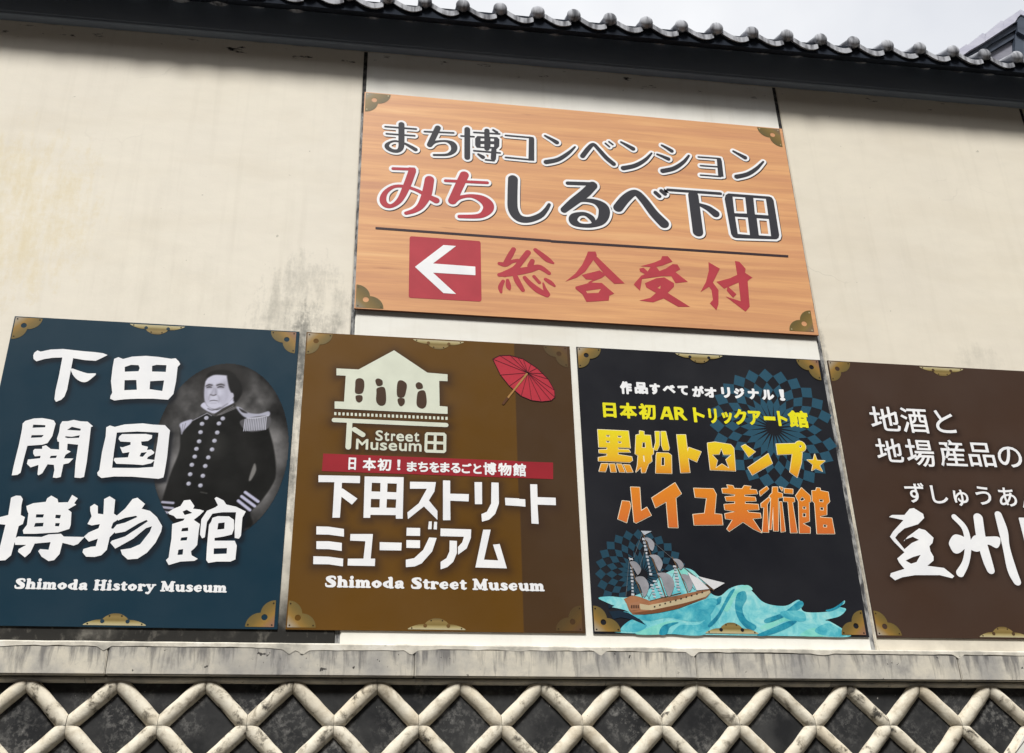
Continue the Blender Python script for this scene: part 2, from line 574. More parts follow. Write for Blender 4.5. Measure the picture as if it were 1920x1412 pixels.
# ------------------------------------------------------------------ materials of the building
def m_plaster(name, c0, c1, stain, sides='none'):
    """lime plaster; stain = list of (x, z, rx, rz, strength) mould patches, sides = dirt along the foot"""
    n = NT(name, 0.88, 0.15)
    p = n.position()
    xyz = n.sep(p)
    big = n.noise(p, 0.9, 5, 0.55)
    wide = n.noise(n.mapping(p, (0.5, 1, 1.6)), 2.2, 4)
    col = n.mix(n.rng(big, 0.32, 0.68), rgba(c0), rgba(c1))
    col = n.mix(n.math('MULTIPLY', n.rng(wide, 0.5, 0.72), 0.3), col, rgba((214, 202, 180)))
    # trowel clouds, rain runs, hairline cracks and mould
    trowel = n.noise(n.mapping(n.warp(p, 1.3, 0.25), (1, 1, 2.4)), 6.5, 6, 0.62)
    col = n.mix(n.rng(trowel, 0.36, 0.66, 0, 0.20), col, rgba(np.array(c1) * 0.93))
    run = n.noise(n.mapping(p, (7, 7, 0.35)), 2.4, 6, 0.6)
    col = n.mix(n.math('MULTIPLY', n.rng(run, 0.52, 0.74), 0.14), col, rgba((190, 182, 164)))
    streak = n.noise(n.mapping(n.warp(p, 6, 0.03), (7, 7, 1.5)), 3.0, 8, 0.68)
    fine = n.noise(p, 34, 8, 0.72)
    clump = n.noise(p, 7.5, 6, 0.62)
    blot = n.math('ADD', n.math('MULTIPLY', streak, 0.5), n.math('ADD', n.math('MULTIPLY', fine, 0.32), n.math('MULTIPLY', clump, 0.30)))
    speck = n.rng(n.noise(p, 22, 3, 0.5), 0.735, 0.76, 0, 0.5)
    col = n.mix(speck, col, rgba((150, 144, 128)))
    crack = n.voronoi(n.warp(p, 2.2, 0.35), 0.85)
    cm = n.math('MULTIPLY', n.rng(crack, 0.0, 0.0035, 1, 0), n.rng(n.noise(p, 1.1, 3), 0.56, 0.66, 0, 0.22))
    col = n.mix(cm, col, rgba((128, 122, 108)))
    for (x, z, rx, rz, k, cc) in stain:
        ax = n.math('DIVIDE', n.math('SUBTRACT', xyz[0], x), rx)
        az = n.math('DIVIDE', n.math('SUBTRACT', xyz[2], z), rz)
        d = n.math('ADD', n.math('MULTIPLY', ax, ax), n.math('MULTIPLY', az, az))
        m = n.rng(d, 0.0, 1.0, 1.0, 0.0, True)
        # the denser the growth, the lower the threshold the patches spread from
        th = n.math('SUBTRACT', blot, n.math('MULTIPLY', n.math('SUBTRACT', 1.0, m), 0.20))
        col = n.mix(n.math('MULTIPLY', n.rng(th, 0.47, 0.66, 0, k), n.rng(m, 0.0, 0.15)), col, rgba(cc))
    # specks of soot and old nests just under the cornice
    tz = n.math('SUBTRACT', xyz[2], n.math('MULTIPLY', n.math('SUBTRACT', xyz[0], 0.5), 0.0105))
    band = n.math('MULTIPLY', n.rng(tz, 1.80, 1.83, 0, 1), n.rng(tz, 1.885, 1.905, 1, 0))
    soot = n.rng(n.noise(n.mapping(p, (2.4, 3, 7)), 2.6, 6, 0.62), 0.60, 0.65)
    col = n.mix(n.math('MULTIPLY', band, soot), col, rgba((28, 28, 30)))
    if sides != 'none':
        zlo, zhi, cc, kk = sides
        e = n.math('ADD', xyz[2], n.math('MULTIPLY', n.math('SUBTRACT', n.noise(p, 3.5, 6, 0.6), 0.5), 0.75))
        e2 = n.noise(n.mapping(p, (3, 3, 2)), 8, 6, 0.6)
        m = n.math('MULTIPLY', n.rng(e, zlo, zhi, kk, 0.0, True), n.rng(e2, 0.25, 0.45, 0.85, 1.0))
        col = n.mix(m, col, rgba(cc))
    n.bump(n.math('ADD', n.noise(p, 90, 4), n.math('MULTIPLY', n.noise(p, 14, 4), 1.5)), 0.1, 0.004)
    return n.base(col)
MOULD = (118, 118, 112)
P_LEFT = m_plaster('plaster_cream', (244, 237, 221), (238, 231, 217),
                   [(0.22, 0.0, 0.42, 0.68, 0.42, (124, 124, 117)), (0.27, -0.02, 0.20, 0.36, 0.34, (98, 98, 94)), (-0.4, 0.2, 0.6, 0.4, 0.10, (178, 172, 154)),
                    (0.24, -0.45, 0.12, 0.9, 0.9, (110, 110, 107)), (-1.3, 0.6, 0.7, 0.8, 0.5, (226, 208, 160))],
                   sides=(-1.50, -1.0, (46, 45, 43), 1.0))
P_MID = m_plaster('plaster_white', (250, 248, 240), (246, 244, 235), [])
P_RIGHT = m_plaster('plaster_cream_right', (238, 230, 212), (232, 224, 208),
                    [(3.02, -0.8, 0.07, 1.4, 0.9, (120, 118, 114)), (3.95, 0.06, 0.2, 0.16, 0.35, (168, 164, 152))],
                    sides=(-1.98, -1.38, (98, 97, 92), 0.85))
def m_sealant():
    n = NT('joint_sealant', 0.8, 0.2)
    p = n.position()
    f = n.noise(n.mapping(p, (6, 6, 2)), 8, 6, 0.6)
    return n.base(n.mix(n.rng(f, 0.4, 0.62), rgba((178, 178, 176)), rgba((74, 74, 76))))
def m_dark_joint():
    n = NT('dark_joint', 0.8, 0.2)
    f = n.noise(n.position(), 40, 5)
    return n.base(n.mix(n.rng(f, 0.4, 0.65), rgba((44, 44, 48)), rgba((92, 90, 88))))
def m_cornice():
    n = NT('cornice_paint', 0.55, 0.35)
    p = n.position()
    f = n.noise(n.mapping(p, (0.7, 2, 3)), 2.0, 5)
    s = n.noise(n.mapping(p, (6, 6, 0.6)), 4, 5)
    c = n.mix(n.rng(f, 0.3, 0.7), rgba((136, 146, 160)), rgba((152, 162, 174)))
    c = n.mix(n.rng(s, 0.55, 0.75, 0, 0.35), c, rgba((150, 158, 168)))
    return n.base(c)
def m_tile():
    n = NT('roof_tile', 0.85, 0.12)
    p = n.shift(n.coords())
    st = n.noise(n.mapping(p, (14, 3, 2.2)), 2.2, 4, 0.55)
    f = n.noise(p, 28, 6, 0.7)
    c = n.mix(n.rng(st, 0.36, 0.56), rgba((104, 105, 110)), rgba((184, 186, 192)))
    c = n.mix(n.rng(f, 0.62, 0.74, 0, 0.6), c, rgba((92, 92, 96)))
    n.bump(f, 0.15, 0.004)
    return n.base(c)
def m_ledge():
    n = NT('ledge_stone', 0.85, 0.2)
    p = n.shift(n.coords(), 19.0)
    z = n.sep(n.coords())[2]
    f = n.noise(n.warp(p, 5, 0.08), 7.0, 8, 0.66)
    run = n.noise(n.mapping(n.warp(p, 9, 0.02), (8, 8, 0.9)), 3.2, 7, 0.62)
    wide = n.noise(n.mapping(p, (1, 1, 0.3)), 2.6, 3)
    g = n.noise(p, 60, 8, 0.75)
    pit = n.noise(p, 30, 3, 0.55)
    c = n.ramp(f, [(0.32, (164, 161, 155)), (0.46, (196, 191, 180)), (0.6, (216, 209, 193)), (0.74, (228, 220, 202))])
    c = n.mix(n.rng(wide, 0.5, 0.66, 0, 0.55), c, rgba((148, 147, 147)))
    reach = n.rng(z, -0.06, 0.06, 0.16, 0.0)
    drip = n.rng(n.math('SUBTRACT', run, reach), 0.42, 0.58, 0, 0.75)
    c = n.mix(drip, c, rgba((98, 97, 99)))
    c = n.mix(n.rng(g, 0.58, 0.72, 0, 0.45), c, rgba((120, 118, 114)))
    c = n.mix(n.rng(pit, 0.70, 0.725, 0, 0.9), c, rgba((52, 50, 50)))
    n.bump(n.math('ADD', n.math('MULTIPLY', pit, -1.0), g), 0.3, 0.006)
    return n.base(c)
def m_mortar():
    n = NT('mortar', 0.9, 0.15)
    p = n.position()
    f = n.noise(p, 7, 6, 0.6); g = n.noise(p, 50, 5, 0.7)
    c = n.ramp(f, [(0.35, (176, 172, 162)), (0.5, (216, 210, 196)), (0.65, (236, 232, 222))])
    c = n.mix(n.rng(g, 0.6, 0.7, 0, 0.6), c, rgba((120, 118, 112)))
    n.bump(g, 0.3, 0.006)
    return n.base(c)
def m_rib():
    n = NT('rib_plaster', 0.88, 0.1)
    p = n.shift(n.coords(), 53.0)
    f = n.noise(p, 5, 5); g = n.noise(p, 17, 6, 0.66, 0.4); s = n.noise(p, 75, 4, 0.6)
    c = n.ramp(f, [(0.32, (214, 204, 184)), (0.5, (238, 231, 213)), (0.68, (226, 214, 190))])
    w = n.noise(p, 2.3, 3)
    dirt = n.math('MULTIPLY', n.rng(g, 0.53, 0.64), n.rng(w, 0.46, 0.60))
    c = n.mix(n.math('MULTIPLY', n.rng(g, 0.44, 0.66), 0.55), c, rgba((176, 160, 134)))
    c = n.mix(n.math('MULTIPLY', dirt, 0.92), c, rgba((52, 52, 52)))
    c = n.mix(n.rng(s, 0.69, 0.73, 0, 0.7), c, rgba((70, 66, 60)))
    o = n.sep(n.coords())
    along = n.math('ADD', n.math('ABSOLUTE', o[0]), n.math('ABSOLUTE', o[2]))
    grime = n.math('MULTIPLY', n.rng(along, 0.13, 0.185), n.rng(n.noise(p, 24, 6, 0.7), 0.46, 0.6))
    c = n.mix(n.math('MULTIPLY', grime, 0.55), c, rgba((96, 90, 80)))
    n.bump(n.math('ADD', g, s), 0.35, 0.005)
    return n.base(c)
def m_slate():
    n = NT('slate_tile', 0.7, 0.2)
    p = n.shift(n.coords(), 71.0)
    f = n.noise(p, 6, 6, 0.62); g = n.noise(n.mapping(p, (1, 1, 1), rot=(0, 0.6, 0)), 34, 6, 0.72)
    w = n.noise(p, 3.1, 3)
    c = n.mix(n.rng(f, 0.35, 0.7), rgba((34, 35, 37)), rgba((66, 66, 66)))
    d = n.math('MULTIPLY', n.rng(g, 0.48, 0.70), n.rng(w, 0.44, 0.64))
    c = n.mix(n.math('MULTIPLY', d, 0.75), c, rgba((150, 148, 144)))
    sp = n.noise(p, 60, 2, 0.5)
    c = n.mix(n.rng(sp, 0.77, 0.8, 0, 0.9), c, rgba((196, 194, 188)))
    n.bump(n.math('ADD', f, g), 0.15, 0.004)
    return n.base(c)
MAT_SEAL, MAT_JOINT, MAT_CORN, MAT_TILE = m_sealant(), m_dark_joint(), m_cornice(), m_tile()
MAT_EAVE = plain((40, 45, 54), 0.85, 0.06, 0.15)
MAT_LEDGE, MAT_MORTAR, MAT_RIB, MAT_SLATE = m_ledge(), m_mortar(), m_rib(), m_slate()

# ------------------------------------------------------------------ the plastered storehouse
bld = empty('storehouse', (1.6, 0.0, GZ))
tag(bld, 'cream plastered storehouse with tiled eave and diamond lattice of white ribs on black tiles', 'building')
TILT = 0.0095
XL, XRT = -3.2, 6.4
JX = [0.482, 3.010, 4.700]           # upright joints of the plaster panels
WT = 1.99                            # plaster goes up behind the cornice
ZF = -1.566                          # foot of the plaster panels
edges = [XL] + JX + [XRT]
mats = [P_LEFT, P_MID, P_RIGHT, P_RIGHT]
for i in range(4):
    a = edges[i] + (0.011 if i else 0); b = edges[i + 1] - (0.011 if i < 3 else 0)
    wp = box('wall_panel', (a, b, 0.0, 0.12, ZF, WT), mats[i], bld, bevel=0.004)
    if i == 1: wp['label'] = 'whiter repainted plaster panel behind the wooden sign'
for x in JX:
    box('wall_joint', (x - 0.0108, x + 0.0108, 0.006, 0.1, ZF, 1.46), MAT_SEAL, bld)
    box('wall_joint', (x - 0.0108, x + 0.0108, 0.0065, 0.1, 1.461, WT), MAT_JOINT, bld)
box('wall_core', (XL, XRT, 0.125, 2.5, GZ, 2.25), P_MID, bld)

# cornice: a dark painted moulding in three steps below the tiles
xs = list(np.linspace(XL, XRT, 13))
cz = 1.916
extrude_profile('cornice', [(0.0, cz), (-0.046, cz), (-0.052, cz + 0.006), (-0.052, cz + 0.02), (-0.055, cz + 0.024), (-0.060, cz + 0.12),
                            (-0.066, cz + 0.19), (-0.072, cz + 0.224), (-0.088, cz + 0.226), (-0.090, cz + 0.244), (-0.066, cz + 0.250),
                            (0.1, cz + 0.33)], xs, MAT_CORN, bld, TILT)
extrude_profile('caulk_line', [(-0.0, cz - 0.0035), (-0.004, cz - 0.0035), (-0.004, cz - 0.0005)], xs, MAT_MORTAR, bld, TILT)

# tiled eave
roof = empty('roof', (1.6, 0.0, 2.1), bld)
extrude_profile('eave_board', [(-0.06, cz + 0.252), (-0.088, cz + 0.188), (-0.225, cz + 0.080), (-0.238, cz + 0.076), (-0.239, cz + 0.158), (-0.22, cz + 0.165), (0.1, cz + 0.32)], xs, MAT_EAVE, roof, TILT)
PITCH = 0.2205
def pan_z(t):
    """upper edge of the pan between two rolls, t = 0..1: falls from the roll, lowest at two thirds"""
    return 0.012 - 0.058 * math.sin(min(t / 0.68, 1.0) * math.pi / 2) ** 1.0 + (0.018 * ((t - 0.68) / 0.32) ** 2 if t > 0.68 else 0)
def eave_tile_mesh():
    v, f = [], []
    nx = 10; slope = 0.5
    TH = 0.038
    ys = [0.0, 0.012, 0.42]
    for j, y in enumerate(ys):
        for i in range(nx + 1):
            t = i / nx
            x = 0.030 + (PITCH - 0.052) * t
            zt = pan_z(t) + y * slope
            v.append((x, y, zt)); v.append((x, y, zt - (TH if j < 2 else 0.008)))
    w = 2 * (nx + 1)
    for j in range(len(ys) - 1):
        for i in range(nx):
            a = j * w + 2 * i
            f.append((a, a + w, a + w + 2, a + 2))
            f.append((a + 1, a + 3, a + w + 3, a + w + 1))
    for i in range(nx):
        a = 2 * i
        f.append((a, a + 2, a + 3, a + 1))
    # round end of the roll: a shallow dome on a short drum that runs up the slope
    R = 0.041; b = len(v); K = 20
    rings = [(0.0, 0.42), (0.0, -0.012), (-0.006, -0.019)]
    prof = [(R * 0.93, 0.42), (R * 0.95, 0.0), (R, -0.006), (R * 0.985, -0.013), (R * 0.9, -0.020), (R * 0.72, -0.0265), (R * 0.45, -0.031), (R * 0.15, -0.033)]
    for r, y in prof:
        for k in range(K):
            a = 2 * math.pi * k / K
            v.append((r * math.cos(a), y, r * math.sin(a) + max(y, 0) * slope))
    for j in range(len(prof) - 1):
        for k in range(K):
            f.append((b + j * K + k, b + (j + 1) * K + k, b + (j + 1) * K + (k + 1) % K, b + j * K + (k + 1) % K))
    f.append(tuple(b + (len(prof) - 1) * K + k for k in range(K - 1, -1, -1)))
    me = bpy.data.meshes.new('eave_tile')
    me.from_pydata(v, [], f)
    me.materials.append(MAT_TILE)
    me.polygons.foreach_set('use_smooth', [True] * len(me.polygons))
    me.update()
    try: me.set_sharp_from_angle(angle=math.radians(40))
    except Exception: pass
    return me
ET = eave_tile_mesh()
for k in range(-15, 26):
    x = 0.586 + PITCH * k + rng.uniform(-0.004, 0.004)
    o = link_mesh('eave_tile', ET, roof, loc=(x, -0.255 + rng.uniform(-0.004, 0.004), 2.092 + 0.0101 * (x - 0.586) + rng.uniform(-0.0025, 0.0025)))
    o.rotation_euler = (rng.uniform(-0.02, 0.02), rng.uniform(-0.035, 0.035), 0)
# the slope behind the eave course, in rolls and pans
def roof_slope():
    v, f = [], []
    nxs = int((XRT - XL) / PITCH * 6)
    X = np.linspace(XL, XRT, nxs)
    rows = 7
    for j in range(rows + 1):
        for step in (0, 1):
            y = 0.16 + j * 0.27 + (0.0 if step == 0 else 0.265)
            for x in X:
                ph = ((x - 0.586) / PITCH) % 1.0
                roll = max(0, 1 - (min(ph, 1 - ph) / 0.2) ** 2)
                z = 2.092 + 0.0101 * (x - 0.586) + (y + 0.255) * 0.5 + 0.035 * roll - 0.03 * (1 - roll) + (0.02 if step == 0 else -0.01)
                v.append((x, y, z))
    R = 2 * (rows + 1)
    for j in range(R - 1):
        for i in range(nxs - 1):
            a = j * nxs + i
            f.append((a, a + 1, a + nxs + 1, a + nxs))
    return mesh_obj('roof_slope', v, f, MAT_TILE, roof)
roof_slope()

# ledge under the signs: long stone blocks, a bed of mortar on them, a round fillet below
ledge = empty('ledge', (1.6, 0.0, -1.707), bld)
lx = [-3.2, -1.75, -0.468, 0.819, 2.100, 3.395, 4.68, 6.4]
for i in range(len(lx) - 1):
    box('ledge_block', (-(lx[i + 1] - lx[i]) / 2 + 0.0015, (lx[i + 1] - lx[i]) / 2 - 0.0015, -0.06, 0.1, -0.0595, 0.0595), MAT_LEDGE, ledge, bevel=0.004,
        loc=((lx[i] + lx[i + 1]) / 2, rng.uniform(-0.0015, 0.0015), -1.6475 + rng.uniform(-0.001, 0.001)))
def mortar_bed():
    v, f = [], []
    X = np.arange(XL, XRT, 0.012)
    drip = 0.004 * vnoise((1, len(X)), (1, 190), 5)[0] + 0.010 * np.maximum(vnoise((1, len(X)), (1, 60), 9)[0] - 0.72, 0) * 3.5
    for xd in (-0.468, 0.26, 0.335, 0.819, 1.66, 2.1, 3.395):
        drip += 0.022 * np.maximum(0, 1 - np.abs(X - xd - rng.uniform(-.02, .02)) / 0.03)
    top = -1.5665 + 0.002 * vnoise((1, len(X)), (1, 120), 3)[0]
    for x, d, t in zip(X, drip, top):
        zb = -1.5865 - d
        for (y, z) in ((0.0, t), (-0.05, t - 0.001), (-0.0612, t - 0.008), (-0.0618, zb), (-0.0565, zb - 0.001)):
            v.append((x, y, z))
    for i in range(len(X) - 1):
        for k in range(4):
            a = i * 5 + k
            f.append((a, a + 1, a + 6, a + 5))
    return mesh_obj('mortar_bed', v, f, MAT_MORTAR, ledge)
mortar_bed()
fx = [-3.2, -1.6, -0.55, 0.66, 1.68, 2.75, 3.9, 6.4]
for i in range(len(fx) - 1):
    a = np.linspace(0, math.pi, 9)
    prof = [(-0.004 - 0.030 * math.sin(t), -1.7195 + 0.0125 * math.cos(t)) for t in a]
    extrude_profile('fillet', prof, [fx[i] + 0.001, fx[i + 1] - 0.001], MAT_LEDGE, ledge, smooth=True)

# diamond lattice: black tiles set on edge with raised plaster ribs over the joints
lat = empty('lattice_wall', (1.6, 0.0, GZ), bld)
LP = 0.3606; LX0 = -0.7785; LZ = -1.7265
ROWS = 6
half = LP / 2
def rib_mesh(sgn, seed):
    """half round rib along a 45 degree diagonal, its ends cut upright and level where four meet; hand-run, so never quite even"""
    rr = np.random.default_rng(seed)
    L = half * math.sqrt(2) / 2 - 0.0009
    r, hgt = 0.0325, 0.030
    NS, NT_ = 15, 15
    bow = rr.uniform(-0.0022, 0.0022); ph = rr.uniform(0, 6.3)
    lump = 0.0028 * (fbm((NS, NT_), (3, 4), int(seed) * 7 + 1, 3) - 0.5) * 2
    v, f = [], []
    for i, q in enumerate(np.linspace(-math.pi / 2, math.pi / 2, NS)):
        s = r * math.sin(q)
        e = L - abs(s)
        for k, t in enumerate(np.linspace(-1, 1, NT_)):
            edge = max(0.0, abs(t) - 0.9) * 10
            pt = t * e
            w = 1 + 0.035 * math.sin(ph + 5 * t) * (1 - abs(t))
            ps = s * w + bow * (1 - t * t)
            y = -(hgt * math.cos(q) + lump[i, k] * math.cos(q) - 0.004 * edge * math.cos(q)) - 0.004
            c = math.sqrt(0.5)
            v.append((pt * c - ps * c * sgn, y, pt * c * sgn + ps * c))
    for i in range(NS - 1):
        for k in range(NT_ - 1):
            a = i * NT_ + k
            f.append((a, a + 1, a + NT_ + 1, a + NT_))
    me = bpy.data.meshes.new('rib')
    me.from_pydata(v, [], f); me.materials.append(MAT_RIB)
    me.polygons.foreach_set('use_smooth', [True] * len(me.polygons)); me.update()
    return me
RIB = {sg: [rib_mesh(sg, 40 + k + (9 if sg > 0 else 0)) for k in range(6)] for sg in (1, -1)}
def slate_mesh(clip):
    d = half - 0.02; t = 0.012
    q = [(-d, 0), (0, -d), (d, 0)] + ([] if clip else [(0, d)])
    if clip: q = [(-d, -0.004), (0, -d), (d, -0.004)]
    n = len(q)
    v = [(x, -t + 0.0, z) for x, z in q] + [(x * 1.06, 0.004, z * 1.06) for x, z in q]
    f = [tuple(range(n))] + [(i, i + n, (i + 1) % n + n, (i + 1) % n) for i in range(n)]
    me = bpy.data.meshes.new('slate_tile')
    me.from_pydata(v, [], f); me.materials.append(MAT_SLATE); me.update()
    return me
SL, SLT = slate_mesh(False), slate_mesh(True)
c0, c1 = -4, 17
for r in range(ROWS + 1):
    zc = LZ - r * half
    for c in range(c0, c1):
        x = LX0 + c * LP + (half if r % 2 == 0 else 0)
        if x > 4.9 or x < -1.9: continue
        link_mesh('slate_tile', SLT if r == 0 else SL, lat, loc=(x, 0.0085 + rng.uniform(-0.002, 0.002), zc))
for r in range(ROWS):
    zc = LZ - (r + 0.5) * half
    for c in range(2 * c0, 2 * c1):
        x = LX0 + (c + 0.5) * half
        if x > 4.9 or x < -1.9: continue
        sg = -1 if (c + r) % 2 == 0 else 1
        link_mesh('rib', RIB[sg][int(rng.integers(6))], lat, loc=(x, rng.uniform(-0.0016, 0.0016), zc))
box('wall_backing', (XL, XRT, 0.013, 0.12, LZ - ROWS * half, -1.567), MAT_SLATE, lat)
box('base_wall', (XL, XRT, -0.03, 0.12, GZ, LZ - ROWS * half - 0.002), MAT_LEDGE, lat, bevel=0.006)
# white patched corner of the lattice
PATCH = (240, 238, 230)
wpatch = parse('p 1902,1420 1924,1375 1990,1300 1990,1480 1880,1480', Frame(0, 0, 1, -0.036))
flat_mesh('repaired_plaster', shape_loops(wpatch, 0.004), -0.036, plain(PATCH, 0.7, 0.2), lat, thick=0.03)
flat_mesh('repair_seam', shape_loops(parse('s0.8 1903,1413 1935,1370', Frame(0, 0, 1, -0.0365))), -0.0368, plain((120, 116, 108), 0.8, 0.1), lat)

# ------------------------------------------------------------------ gabled roof of the house behind
hb = empty('neighbouring_house', (6.5, 3.4, GZ))
tag(hb, 'dark gabled house whose tiled verge rises behind the eave', 'house')
YB = 3.0
fb = Frame(1740, 0, 180 / 1920, YB)
fb2 = Frame(1740, 0, 180 / 1920, YB + 0.12)
def m_grey(name, a, b):
    n = NT(name, 0.65, 0.3)
    f = n.noise(n.mapping(n.position(), (2, 2, 5)), 2, 5)
    return n.base(n.mix(n.rng(f, 0.35, 0.65), rgba(a), rgba(b)))
MG1, MG2, MG3 = m_grey('verge_tile', (172, 172, 188), (196, 196, 208)), m_grey('barge_board', (52, 60, 74), (66, 76, 90)), m_grey('gable_wall', (112, 112, 124), (136, 136, 146))
def prism(name, spec, fr, y0, y1, material, parent):
    loops = [fr.pt([tuple(map(float, p.split(','))) for p in spec.split()])]
    return flat_mesh(name, loops, y0, material, parent, thick=y1 - y0)
prism('verge_tile', '300,1190 560,1030 770,880 790,900 830,1010 690,1110 500,1240', fb, YB, YB + 0.9, MG1, hb)
prism('verge_tile', '795,895 1095,655 1150,672 1140,830 835,1005', fb, YB + 0.004, YB + 0.9, MG1, hb)
prism('verge_tile', '1155,665 1470,405 1500,425 1520,580 1145,825', fb, YB + 0.002, YB + 0.9, MG1, hb)
prism('verge_tile', '1505,420 1860,180 1990,250 1990,330 1860,280 1800,340 1750,430 1525,575', fb, YB + 0.005, YB + 0.9, MG1, hb)
prism('barge_board', '500,1250 690,1115 1150,830 1525,580 1750,440 1810,400 1810,520 1300,820 900,1140 700,1280', fb, YB + 0.05, YB + 0.85, MG2, hb)
prism('barge_moulding', '880,1150 1300,815 1810,515 1810,650 1200,1010 1000,1150 850,1250', fb, YB + 0.08, YB + 0.85, MG2, hb)
prism('gable_wall', '900,1300 1200,1015 1800,660 1800,1500 900,1500', fb2, YB + 0.12, YB + 0.8, MG3, hb)
prism('ridge_ornament', '1750,440 1800,345 1860,285 1990,335 1990,700 1815,600 1812,405', fb, YB + 0.02, YB + 0.5, MG2, hb)
prism('gable_post', '1805,600 1990,690 1990,1500 1805,1500', fb, YB + 0.06, YB + 0.7, MG2, hb)
_lo = fb2.pt([(900, 1500)])[0]
box('house_body', (float(_lo[0]), float(_lo[0]) + 4.0, YB + 0.2, YB + 5, GZ, float(_lo[1])), MG3, hb)

# ------------------------------------------------------------------ unseen house added across the street; it blocks the low sky
oh = empty('sky_block_house', (2.0, -9.6, GZ))
tag(oh, 'tall dark timber house across the street, unseen behind the viewer, added to block the low sky', 'house')
OT = 8.7
MO1, MO2, MO3 = m_grey('timber_wall', (92, 82, 72), (112, 100, 88)), m_grey('timber_frame', (56, 48, 42), (70, 60, 52)), m_grey('dark_glass', (40, 46, 52), (52, 58, 64))
box('wall', (-30, 34, -17.0, -9.6, GZ - 0.13, OT), MO1, oh)
rv = [(-30.4, -9.45, OT), (34.4, -9.45, OT), (34.4, -13.3, OT + 2.0), (-30.4, -13.3, OT + 2.0), (-30.4, -17.6, OT), (34.4, -17.6, OT)]
mesh_obj('roof', [(x, y, z + 0.003) for x, y, z in rv] + [(x, y, z - 0.15) for x, y, z in rv],
         [(0, 1, 2, 3), (3, 2, 5, 4), (0, 6, 7, 1), (4, 5, 11, 10), (6, 9, 8, 7), (9, 10, 11, 8), (0, 3, 9, 6), (3, 4, 10, 9), (1, 7, 8, 2), (2, 8, 11, 5)], MAT_TILE, oh)
for fl in range(3):
    for k in range(15):
        wx = -27 + k * 3.8; wz = GZ + 1.0 + fl * 3.6
        wf = box('window', (wx, wx + 1.8, -9.6, -9.54, wz, wz + 1.5), MO2, oh)
        box('pane', (wx + 0.08, wx + 0.86, -9.545, -9.53, wz + 0.08, wz + 1.42), MO3, wf)
        box('pane', (wx + 0.94, wx + 1.72, -9.545, -9.53, wz + 0.08, wz + 1.42), MO3, wf)

# ================================================================== signs
def plate_mat(kind, sx=1, sz=1):
    """printed metal fitting: colour runs outward from the corner, or across the plate"""
    k = ('plate', kind, sx, sz)
    if k in _MC: return _MC[k]
    n = NT('printed_fitting', 0.42, 0.2)
    o = n.sep(n.coords())
    f = n.noise(n.coords(), 30, 4)
    if kind == 'edge':
        d = n.math('MULTIPLY', o[2], -sz / 0.056)
        c = n.ramp(d, [(0.0, (232, 222, 184)), (0.22, (216, 198, 140)), (0.42, (158, 136, 78)), (0.7, (176, 150, 92)), (1.0, (120, 100, 58))])
    else:
        d = n.math('ADD', n.math('MULTIPLY', o[0], sx / 0.2), n.math('MULTIPLY', o[2], -sz / 0.2))
        c0 = {'l': (206, 194, 178), 'r': (178, 132, 112), 'w': (172, 164, 150), 'x': (150, 122, 104), 'f': (112, 80, 62)}[kind]
        mid = (184, 144, 72) if kind in 'lr' else (164, 138, 80) if kind in 'wx' else (118, 88, 46)
        c = n.ramp(d, [(0.05, c0), (0.22, tuple((np.array(c0) + mid) / 2)), (0.34, mid), (0.55, (150, 124, 66)), (0.8, (126, 110, 64)), (1.0, (140, 126, 82))] if kind != 'f' else [(0.05, c0), (0.34, mid), (0.6, (104, 82, 48)), (1.0, (92, 72, 46))])
    _MC[k] = n.base(n.mix(1.0, n.mix(n.rng(f, 0.3, 0.8, 0, 0.16), c, rgba((110, 96, 60))), (0.70, 0.70, 0.70, 1), 'MULTIPLY'))
    return _MC[k]
def corner_plate(sign, x, z, sx, sz, Y, u, kind, rivet):
    """u = metres per unit; three-lobed fitting with a hole where the lobes meet"""
    fr = Em(x, z, u * sx, -u * sz)
    fr.unit = lambda P: u
    pr = [('poly', q[1], None) for q in parse('p 0.5,0.5 28,0.5 28,26 26,27 0.5,27', fr)]
    pr += parse('s27 28,1', fr) + parse('s27 1,26', fr)
    pr += parse('n -60,-60 90,-60 90,0.6 0.6,0.6 0.6,90 -60,90', fr)
    a = [(20 + 6 * math.cos(t), 19.5 + 6 * math.sin(t)) for t in np.linspace(0, 2 * math.pi, 17)[:-1]]
    pr += parse('n ' + ' '.join('%.2f,%.2f' % p for p in a), fr)
    o = flat_mesh('corner_plate', shape_loops(pr, 0.0, 0.0015), Y, plate_mat(kind, sx, sz), sign, org=(x, z))
    rv = []
    for rx, rz in ((5, 4.5), (50, 4.5), (4.5, 47)): rv += parse('s1.7 %g,%g' % (rx, rz), fr)
    flat_mesh('rivet', shape_loops(rv, 0.0, 0.001), Y - 0.0006, plain(rivet), o)
    return o
def edge_plate(sign, x, z, sz, Y, u, hole, rivet):
    fr = Em(x, z, u, -u * sz)
    fr.unit = lambda P: u
    pr = parse('q -51,1 -44,5.5 -32,9.5 -22,10.5 -17,15 -8,20 0,21 8,20 17,15 22,10.5 32,9.5 44,5.5 51,1 40,0.6 0,0.5 -40,0.6', fr)
    pr += parse('n -80,-30 80,-30 80,0.6 -80,0.6', fr)
    o = flat_mesh('edge_plate', shape_loops(pr, 0.0, 0.0015), Y, plate_mat('edge', 1, sz), sign, org=(x, z))
    hl = []
    for sx in (-1, 1): hl += parse('s3.4 %g,7.5' % (20.5 * sx), fr)
    flat_mesh('hole_print', shape_loops(hl, 0.0, 0.001), Y - 0.0006, plain(hole), o)
    rv = []
    for rx, rz in ((-44, 3), (44, 3), (-10, 16.5), (10, 16.5)): rv += parse('s1.4 %g,%g' % (rx, rz), fr)
    flat_mesh('rivet', shape_loops(rv, 0.0, 0.001), Y - 0.0006, plain(rivet), o)
    return o
